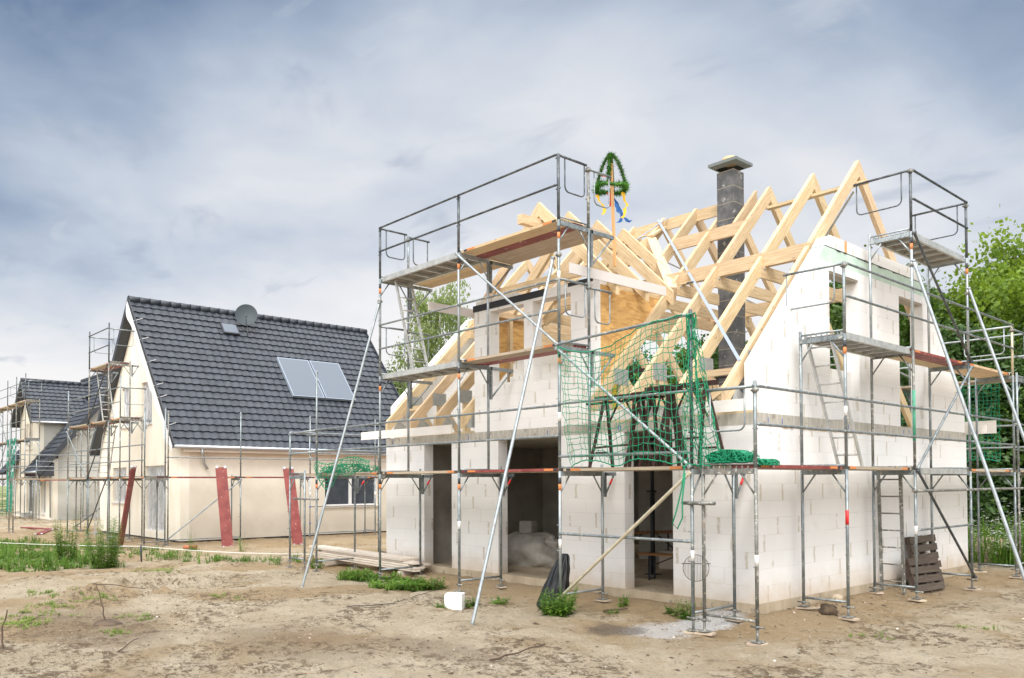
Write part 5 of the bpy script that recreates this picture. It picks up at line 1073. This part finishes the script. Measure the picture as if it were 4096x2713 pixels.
for i in range(N):
    for j in range(20):
        p=[Vector(n5(i/N,j/20)),Vector(n5((i+1)/N,j/20)),Vector(n5((i+1)/N,(j+1)/20)),Vector(n5(i/N,(j+1)/20))]
        c=sum(p,Vector())/4; a,b,c_,d=[c+(k-c)*.93 for k in p]; 
        if (i+j)%3!=2 or j>9: mb.quad(a,b,c_,d)
mb.build('site_net','netd',None,'narrow dark green net hanging down the far left scaffold','safety net')
# trestles on the first deck
def trestle(x,y,z,w,h,label,yaw=0,spl=.30,lean=0):
    T_=thing('trestle',label,'trestle',(x,y,z),'folded brown steel trestles'); c,s_=math.cos(yaw),math.sin(yaw)
    def P(a,b,zz): return Vector((x+c*a-s_*b,y+s_*a+c*b+lean*(zz-z),zz))
    mb=MB(); mb.beam(P(-w/2,0,z+h),P(w/2,0,z+h),.06,.07); mb.beam(P(-w/2-.22,.03,z+h-.07),P(w/2*.3,.03,z+h-.07),.035,.035); mb.build('top_bar','rust',T_)
    for e in (-1,1):
        for f in (-1,1):
            a0=e*w*.30; p0=P(a0,f*.03,z+h-.03); p1=P(a0+e*w*.10+f*.16*w,f*.10,z+.01); MB().beam(p0,p1,.042,.042).build('leg','rust',T_)
        mb=MB(); mb.beam(P(e*w*.34-.12*w,-.06,z+h*.22),P(e*w*.36+.14*w,-.06,z+h*.22),.03,.03); mb.beam(P(e*w*.30,.05,z+h*.6),P(e*w*.05,.05,z+h-.03),.024,.024); mb.build('cross_bar','rust',T_)
    return T_
trestle(-2.02,-.62,2.01,1.0,1.13,'leftmost of the folded brown trestles on the scaffold deck behind the net',.05)
trestle(-1.42,-.50,2.01,.95,1.16,'second folded brown trestle from the left behind the green net',.0,lean=.02)
trestle(-1.12,-.74,2.01,.62,1.18,'middle folded brown trestle leaning with its legs crossing behind the net',-.06)
trestle(-.72,-.62,2.01,1.0,1.20,'brown trestle nearest the corner pole behind the green net',.04)
MB().beam((-2.4,-.85,2.33),(-.3,-.85,2.42),.03,.03).build('steel_bar','rust',None,'brown steel bar lying across the trestle feet','bar')
trestle(-2.0,3.0,2.80,1.1,1.05,'brown trestle on the upper floor in front of the chimney foot',.3)
trestle(-4.4,2.3,2.80,1.2,1.25,'brown trestle on the upper floor behind the right dormer window',.5)
trestle(-6.0,2.6,2.80,1.1,1.2,'brown trestle on the upper floor behind the left dormer window',.2)
MB().beam((-2.5,3.05,3.93),(-1.3,3.2,3.93),.14,.04).build('short_board','sawn',None,'short board lying on the trestle near the chimney','board')
mb=MB(); mb.tube([(-3.62,.95,3.45),(-3.62,.95,3.72),(-3.62,.95,3.80)],[.13,.16,.165],14); mb.box((-3.75,.80,2.8),(-3.5,1.1,3.45)); mb.build('yellow_tub','yellow',None,'yellow plastic tub behind the right dormer opening','tub')
MB().beam((-1.05,1.6,2.82),(-.95,2.2,4.7),.12,.05).build('red_prop_board','redboard',None,'dark red board standing upright among the rafters','board')
MB().beam((-.9,4.4,2.82),(-.6,5.5,4.4),.05,.05).build('red_prop','rust',None,'red brown steel prop leaning behind the second gable window','prop')
# leaning red boards
def rb(base,top,wv,label,w=.345):
    base=Vector(base);top=Vector(top); d=(top-base).normalized(); wv=Vector(wv).normalized(); nrm=d.cross(wv).normalized(); mb=MB()
    mb.beam(base,top,w,.045,0,up=nrm); o=mb.build('scaffold_board','redboard',None,label,'scaffold board','loose red scaffold boards',org=base)
    for e,f in ((base,1),(top,-1)):
        m_=MB(); 
        for s_ in (-1,1): m_.tube([e+wv*s_*w*.36-nrm*.03-d*f*.01,e+wv*s_*w*.36+nrm*.03-d*f*.01],.045,12)
        m_.build('end_fitting','zinc',o)
    return o
rb((-20.87,-2.4,gz(-20.87,-2.4)),(-19.66,-2.4,2.27),(.80,-.60,.0),'red scaffold board leaning slantwise at the corner of the cream gable')
rb((-19.1,.30,gz(-19.1,.3)),(-19.6,.28,2.30),(.35,.94,0),'upright red board in front of the long cream wall, nearer the corner')
rb((-18.5,2.43,gz(-18.5,2.43)),(-19.0,2.33,2.28),(.35,.94,0),'red board leaning behind the left end frame, before the long cream wall')
for i,(a,b,l) in enumerate([((-33.6,-1.2),(-36.6,-1.8),'red board lying on the sand between the two finished houses'),((-30.2,-2.6),(-33.2,-1.6),'second red board lying flat beside the scaffold feet')]):
    za=gz(*a)+.04; rb((a[0],a[1],za),(b[0],b[1],gz(*b)+.04),(0,1,0),l,.3)
# stack of boards
for k in range(5):
    for j in range(3):
        L_=random.uniform(4.3,4.8); xe=-7.92+random.uniform(-.42,.25); yy=-.52+j*.17+random.uniform(-.02,.02); zz=-.06+k*.05
        o=MB(); o.beam((xe-L_,yy+.30,zz),(xe,yy,zz),.15,.042); pos=['bottom','second','third','fourth','top'][k]; pj=['front','middle','rear'][j]
        o.build('timber_board','sawn',None,f'weathered board in the low stack left of the first doorway, {pos} layer, {pj} row','board','boards stacked beside the house')
for x in (-8.2,-11.4): MB().box((x-.05,-.62,-.20),(x+.05,.05 if x>-9 else .35,-.10)).build('stack_bearer','sawn',None,'short square bearer under the %s end of the board stack'%('right' if x>-9 else 'left'),'timber')
# white block, bag
def rock(name,c,r,mat,label,cat,seed,sub=3,sq=(1,1,1),kind=None,group=None,jit=.18):
    import bmesh
    bm=bmesh.new(); bmesh.ops.create_icosphere(bm,subdivisions=sub,radius=r)
    for v in bm.verts:
        n=noise.noise(v.co*(1.6/r)+Vector((seed*7.1,seed,0)))+.5*noise.noise(v.co*(4/r)+Vector((seed,0,3))); v.co=v.co*(1+jit*n); v.co=Vector((v.co.x*sq[0],v.co.y*sq[1],v.co.z*sq[2]))
    me=bpy.data.meshes.new(name); bm.to_mesh(me); bm.free(); me.materials.append(M[mat]); o=bpy.data.objects.new(name,me); COL.objects.link(o); o.location=c
    for p in me.polygons: p.use_smooth=True
    return setp(o,label,cat,group,kind)
import bmesh
def bevbox(name,size,loc,rotz,mat,label,cat,bev=.02,group=None,seg=3,dent=.004):
    bm=bmesh.new(); bmesh.ops.create_cube(bm,size=1)
    for v in bm.verts: v.co=Vector((v.co.x*size[0],v.co.y*size[1],(v.co.z+.5)*size[2]))
    bmesh.ops.bevel(bm,geom=bm.edges[:],offset=bev,segments=seg,affect='EDGES'); bmesh.ops.subdivide_edges(bm,edges=[e for e in bm.edges if e.calc_length()>size[0]*.4],cuts=5,use_grid_fill=True)
    for v in bm.verts: v.co+=Vector((noise.noise(v.co*9),noise.noise(v.co*9+Vector((5,0,0))),noise.noise(v.co*9+Vector((0,5,0)))))*dent*1.5
    me=bpy.data.meshes.new(name); bm.to_mesh(me); bm.free(); me.materials.append(M[mat]); o=bpy.data.objects.new(name,me); COL.objects.link(o); o.location=loc; o.rotation_euler=(0,0,rotz); return setp(o,label,cat,group)
bevbox('white_block',(.29,.25,.26),(-4.17,-2.28,gz(-4.17,-2.28)-.01),R(38),'styro','white square block sitting alone on the sand in front of the scaffold','block',.007)
# bin bag: gathered sack leaning on the pole
bm=bmesh.new(); bmesh.ops.create_uvsphere(bm,u_segments=56,v_segments=40,radius=1)
for v in bm.verts:
    t=(v.co.z+1)/2; an=math.atan2(v.co.y,v.co.x); 
    w=.235*(1-t)**.42*(min(1,t*9)**.5)+.02; w*=(1.0 if t<.25 else 1-.12*(t-.25)); fold=1+.10*math.sin(an*9+3*t)*(.35+t)+.06*math.sin(an*17+t*7)
    lean=.26*t
    v.co=Vector((math.cos(an)*w*1.0*fold+lean*.67,math.sin(an)*w*.8*fold+lean*.74,t*.93))+Vector((noise.noise(Vector((an*2,t*5,0)))*.02,noise.noise(Vector((an*2,t*5,4)))*.02,0))
me=bpy.data.meshes.new('rubbish_bag'); bm.to_mesh(me); bm.free(); me.materials.append(M['bag']); o=bpy.data.objects.new('rubbish_bag',me); COL.objects.link(o); o.location=(-2.87,-1.40,gz(-2.87,-1.40)-.02); setp(o,'tall black plastic rubbish bag leaning on a scaffold pole before the second doorway','bag')
for p in me.polygons: p.use_smooth=True
# pallets
def pallet(base,yaw,tilt,label,w=1.0,h=1.15):
    T_=thing('pallet',label,'pallet',base,'old wooden pallets'); b=Vector(base); ev=Vector((math.cos(yaw),math.sin(yaw),0)); n=Vector((math.sin(yaw),-math.cos(yaw),0)); up=(Vector((0,0,1))*math.cos(tilt)-n*math.sin(tilt)).normalized(); ou=(n*math.cos(tilt)+Vector((0,0,1))*math.sin(tilt)).normalized()
    NS=max(3,int(h/.19)+1)
    for k in range(NS): c=b+up*(.07+(h-.14)*k/(NS-1)); j=random.uniform(-.03,.03); MB().beam(c-ev*(w/2+j)+ou*.06,c+ev*(w/2-j)+ou*.06,.022,.125,0,up=up).build('slat','pallet',T_)
    for k in range(3): c=b+ev*(-w/2+.06+(w-.12)*k/2); MB().beam(c,c+up*h,.07,.09,0,up=ou).build('bearer','pallet',T_)
    for k in (0,2,4): c=b+up*(.07+(h-.14)*k/4); MB().beam(c-ev*w/2-ou*.055,c+ev*w/2-ou*.055,.02,.12,0,up=up).build('slat','pallet',T_)
pallet((.24,5.55,-.22),R(90),R(9),'dark weathered pallet leaning on the white gable wall behind the scaffold',1.15,.98)
pallet((.44,4.98,-.22),R(82),R(14),'second old pallet, leaning in front of the first at the gable',.95,.62)
# grill grate hanging on the pole
mb=MB(); gc=Vector((-.10,-1.34,.62)); 
mb.tube([gc+Vector((.18*math.cos(a)*.75,.18*math.cos(a)*.6,.18*math.sin(a))) for a in np.linspace(0,6.283,25)[:-1]],.0038,5,closed=True)
for k in range(-8,9):
    u=k*.0205; hgt=math.sqrt(max(0,.18**2-u*u)); mb.tube([gc+Vector((u*.75,u*.6,-hgt)),gc+Vector((u*.75,u*.6,hgt))],.0025,4)
mb.tube([gc+Vector((-.2*.75,-.2*.6,.06)),gc+Vector((.2*.75,.2*.6,.06))],.005,4); mb.build('grill_grate','rust',None,'round rusty grill grate hanging on the corner scaffold pole','grate')
# inside the ground floor
def bench(p,yaw,L_,z,w,label,leg=.1):
    T_=thing('folding_bench',label,'bench',p,'folding benches and tables indoors'); c,s_=math.cos(yaw),math.sin(yaw); P=lambda a,b,zz:Vector((p[0]+c*a-s_*b,p[1]+s_*a+c*b,zz))
    MB().beam(P(-L_/2,0,z),P(L_/2,0,z),w,.03).build('seat','bench',T_)
    for e in (-1,1):
        for f in (-1,1): MB().beam(P(e*L_*.36,f*w*.42,z-.02),P(e*L_*.36,f*w*.42,.01),.025,.025).build('leg','black',T_)
        mb=MB(); mb.beam(P(e*L_*.36,-w*.42,.04),P(e*L_*.36,w*.42,.04),.02,.02); mb.beam(P(e*L_*.36,0,z*.55),P(e*L_*.1,0,z-.03),.02,.02); mb.build('leg_brace','black',T_)
bench((-2.35,1.45,0),R(12),1.7,.47,.26,'brown folding bench just inside the third doorway'); bench((-4.1,2.7,0),R(65),1.5,.76,.5,'brown folding table farther inside beyond the bench')
mb=MB(); mb.tube([(-3.50,2.05,0),(-3.50,2.05,1.6)],.045,10); mb.tube([(-3.50,2.05,1.6),(-3.50,2.05,2.62)],.033,10); mb.box((-3.62,1.93,0),(-3.38,2.17,.012)); mb.box((-3.58,1.97,2.60),(-3.42,2.13,2.625)); mb.tube([(-3.60,2.0,1.6),(-3.44,2.1,1.6)],.02,6); mb.build('steel_prop','black',None,'dark adjustable steel prop standing inside the third doorway','prop')
bevbox('aerated_block',(.5,.24,.36),(-3.9,3.2,0),R(20),'aac','loose aerated block on the floor behind the bench','block',.006)
o=rock('covered_pile',(-6.65,1.75,.20),.82,'sack','grey tarpaulin covered heap on the floor inside the second doorway','heap',4,4,(1.15,.75,.62),jit=.3)
bevbox('cardboard_box',(.34,.22,.30),(-6.95,2.0,.62),R(10),'floor','dusty box standing on the covered heap','box',.01)
rock('plastic_bundle',(-6.15,1.8,.48),.26,'sack','crumpled plastic sheet on the right shoulder of the covered heap','sheet',9,3,(1.2,.8,.55),jit=.5)
# stake and rope
T_=MB().tube([(-15.43,-3.53,-.3),(-15.44,-3.54,.22)],.022,8).build('marker_stake','black',None,'short dark stake carrying the white boundary rope','stake')
for a,b,l in (((-15.44,-3.54,.19),(-26.5,-6.8,.05),'left'),((-15.44,-3.54,.19),(-12.2,.0,-.02),'right')):
    a=Vector(a);b=Vector(b); MB().tube([a.lerp(b,t)-Vector((0,0,.25*t*(1-t))) for t in np.linspace(0,1,12)],.008,5).build('boundary_rope','ropew',None,f'white boundary rope running from the stake to the {l}','rope','boundary rope')
# twigs, cable, pipe, stones
def stick(pts,r,label,name='twig',mat='twig',cat='twig',group='dead twigs on the sand'):
    pts=[Vector((p[0],p[1],gz(p[0],p[1])+p[2])) for p in pts]; out=[]
    for a,b in zip(pts[:-1],pts[1:]):
        for k in range(4): out.append(a.lerp(b,k/4)+Vector((random.uniform(-1,1),random.uniform(-1,1),random.uniform(-1,1)))*.012)
    out.append(pts[-1]); n=len(out); MB().tube(out,[r*(1-.5*i/n) for i in range(n)],5).build(name,mat,None,label,cat,group)
stick([(-6.25,-7.02,0),(-6.34,-7.05,.30),(-6.46,-7.10,.62)],.012,'upright bent twig stuck in a small dark mound at left'); stick([(-6.50,-7.12,.60),(-6.30,-6.95,.57),(-5.85,-6.6,.50)],.009,'twig branching sideways from the upright twig')
rock('soil_mound',(-6.25,-7.0,gz(-6.25,-7.0)+.01),.19,'dirt','small dark mound of soil around the upright twig','mound',3,3,(1.2,1,.38))
stick([(-4.92,-8.55,0),(-5.0,-8.55,.25),(-4.98,-8.50,.5)],.013,'dark twig standing at the left border of the picture'); rock('soil_mound',(-4.95,-8.55,gz(-4.95,-8.55)),.12,'dirt','dark soil mound at the left border of the picture','mound',5,3,(1.2,1,.35))
stick([(-.50,-4.66,.02),(-.60,-4.15,.03),(-.72,-3.60,.02)],.014,'long crooked twig lying in the foreground sand'); stick([(-4.1,-7.5,.02),(-4.45,-7.15,.03)],.008,'thin twig lying at lower left'); stick([(-2.1,-.95,.02),(-1.9,-.62,.03)],.02,'short stick lying right of the bushy plant')
stick([(-5.0,-3.8,.02),(-4.92,-3.0,.02),(-5.35,-2.2,.02),(-5.7,-1.5,.03),(-6.3,-.75,.02)],.007,'black cable curling over the sand from the board stack','cable','cable','cable',None); stick([(-3.0,-4.6,.01),(-4.1,-4.3,.01),(-4.7,-3.9,.01)],.004,'thin black wire lying on the sand left of the raking pole','cable','cable','cable',None)
MB().tube([(-18.5,-1.3,-.13),(-18.2,-1.05,-.13)],.07,14).build('clay_pipe','pipe',None,'short red brown pipe lying before the cream house','pipe')
rock('dark_clod',(.50,1.15,gz(.5,1.15)+.04),.13,'dirt','black clod of debris at the foot of the gable scaffold','clod',2,3,(1,1,.8),jit=.5)
rock('stone',(.16,2.1,gz(.16,2.1)+.04),.10,'plinth','grey broken stone against the gable plinth','stone',6,2,(1,1,.8),jit=.4)
for i,(x,y,l) in enumerate([(.35,1.2,'pale board scrap by the dark clod')]): MB().beam((x-.18,y-.1,gz(x,y)+.03),(x+.18,y+.12,gz(x,y)+.03),.12,.022).build('board_scrap','plank',None,l,'board scrap')
# sand heap and a distant parked car behind the right scaffold
o=rock('sand_heap',(-1.05,12.6,-.3),.95,'sand','heap of pale sand behind the right gable scaffold','sand heap',7,4,(1.1,1.0,.72),jit=.22)
# crumbled clods thrown up along the tracks
mb=MB(); rr=np.random.RandomState(5)
IC=[(0,0,1),(.9,0,.2),(.2,.85,.1),(-.8,.3,.15),(-.5,-.8,.1),(.5,-.75,.2),(0,0,-.4)]
IF=[(0,1,2),(0,2,3),(0,3,4),(0,4,5),(0,5,1),(6,2,1),(6,3,2),(6,4,3),(6,5,4),(6,1,5)]
cl_=[(-11.3,-5.6,1.2,.7),(-10.2,-5.0,1.0,.5),(-6.3,-7.2,1.3,.6),(-3.6,-5.4,1.1,.8),(-4.9,-6.2,1.2,.6),(-1.4,-4.8,.9,.5),(-8.4,-5.5,1.2,.8),(.4,1.2,.35,1.2),(.5,4.5,.35,2),(1.2,-2.8,.9,.6),(-.2,-3.6,1.2,.5),(-.45,.5,.2,.5)]
for i in range(2600):
    c=cl_[rr.randint(len(cl_))]
    if rr.rand()<.3: x,y=rr.uniform(-12,3.5),rr.uniform(-9,-.4)
    else: x,y=rr.normal(c[0],c[2]),rr.normal(c[1],c[3])
    if -9.6<x<0.02 and y>-.05: continue
    s_=.008+.022*rr.rand()**3.0+(.018 if rr.rand()<.02 else 0); an=rr.rand()*6.28; z=gz(x,y); jj=rr.uniform(.55,1.45,(7,1)); c_,d_=math.cos(an),math.sin(an)
    mb.add([(x+(v[0]*c_-v[1]*d_)*s_*k[0]*1.5,y+(v[0]*d_+v[1]*c_)*s_*k[0],z-.002+v[2]*s_*.55) for v,k in zip(IC,jj)],IF,0 if rr.rand()<.35 else 1)
mb.build('soil_clods',['dirt','clod'],None,'crumbled soil clods strewn along the wheel tracks','clods',None,'stuff')
# small rubble scattered on the sand
mb=MB(); rr=np.random.RandomState(77)
IC=[(0,0,1),(.9,0,.2),(.2,.85,.1),(-.8,.3,.15),(-.5,-.8,.1),(.5,-.75,.2),(0,0,-.4)]
IF=[(0,1,2),(0,2,3),(0,3,4),(0,4,5),(0,5,1),(6,2,1),(6,3,2),(6,4,3),(6,5,4),(6,1,5)]
for i in range(640):
    if i<260: x,y=rr.uniform(-11,3.5),rr.uniform(-9,-.2)
    elif i<540: x,y=rr.uniform(.05,3.2),rr.uniform(-2,9)
    else: x,y=rr.normal(-.55,.35),rr.normal(-.7,.6)
    if -9.6<x<0 and y>-.02: continue
    s_=rr.uniform(.005,.014) if rr.rand()<.93 else rr.uniform(.014,.028); an=rr.rand()*6.28; z=gz(x,y); jj=rr.uniform(.7,1.3,(7,1)); c_,d_=math.cos(an),math.sin(an)
    mb.add([(x+(v[0]*c_-v[1]*d_)*s_*k[0]*1.3,y+(v[0]*d_+v[1]*c_)*s_*k[0],z+v[2]*s_*.7) for v,k in zip(IC,jj)],IF,0 if rr.rand()<.3 else 1)
mb.build('rubble',['rubble','clod'],None,'small pale stones and block crumbs scattered over the sand','rubble',None,'stuff')
mb=MB()
for i in range(420):
    x,y=rr.uniform(-10.5,3.2),rr.uniform(-9,-.6); 
    if rr.rand()<.3: x,y=rr.uniform(.1,3),rr.uniform(-1.5,8)
    an=rr.rand()*3.14; l=rr.uniform(.03,.13); z=gz(x,y)+.008; mb.tube([(x,y,z),(x+math.cos(an)*l*.5,y+math.sin(an)*l*.5,z+rr.uniform(0,.02)),(x+math.cos(an+.4)*l,y+math.sin(an+.4)*l,z)],[.004,.003,.002],3)
mb.build('twig_litter','twig',None,'fine dark twigs and wood chips scattered over the sand','litter',None,'stuff')
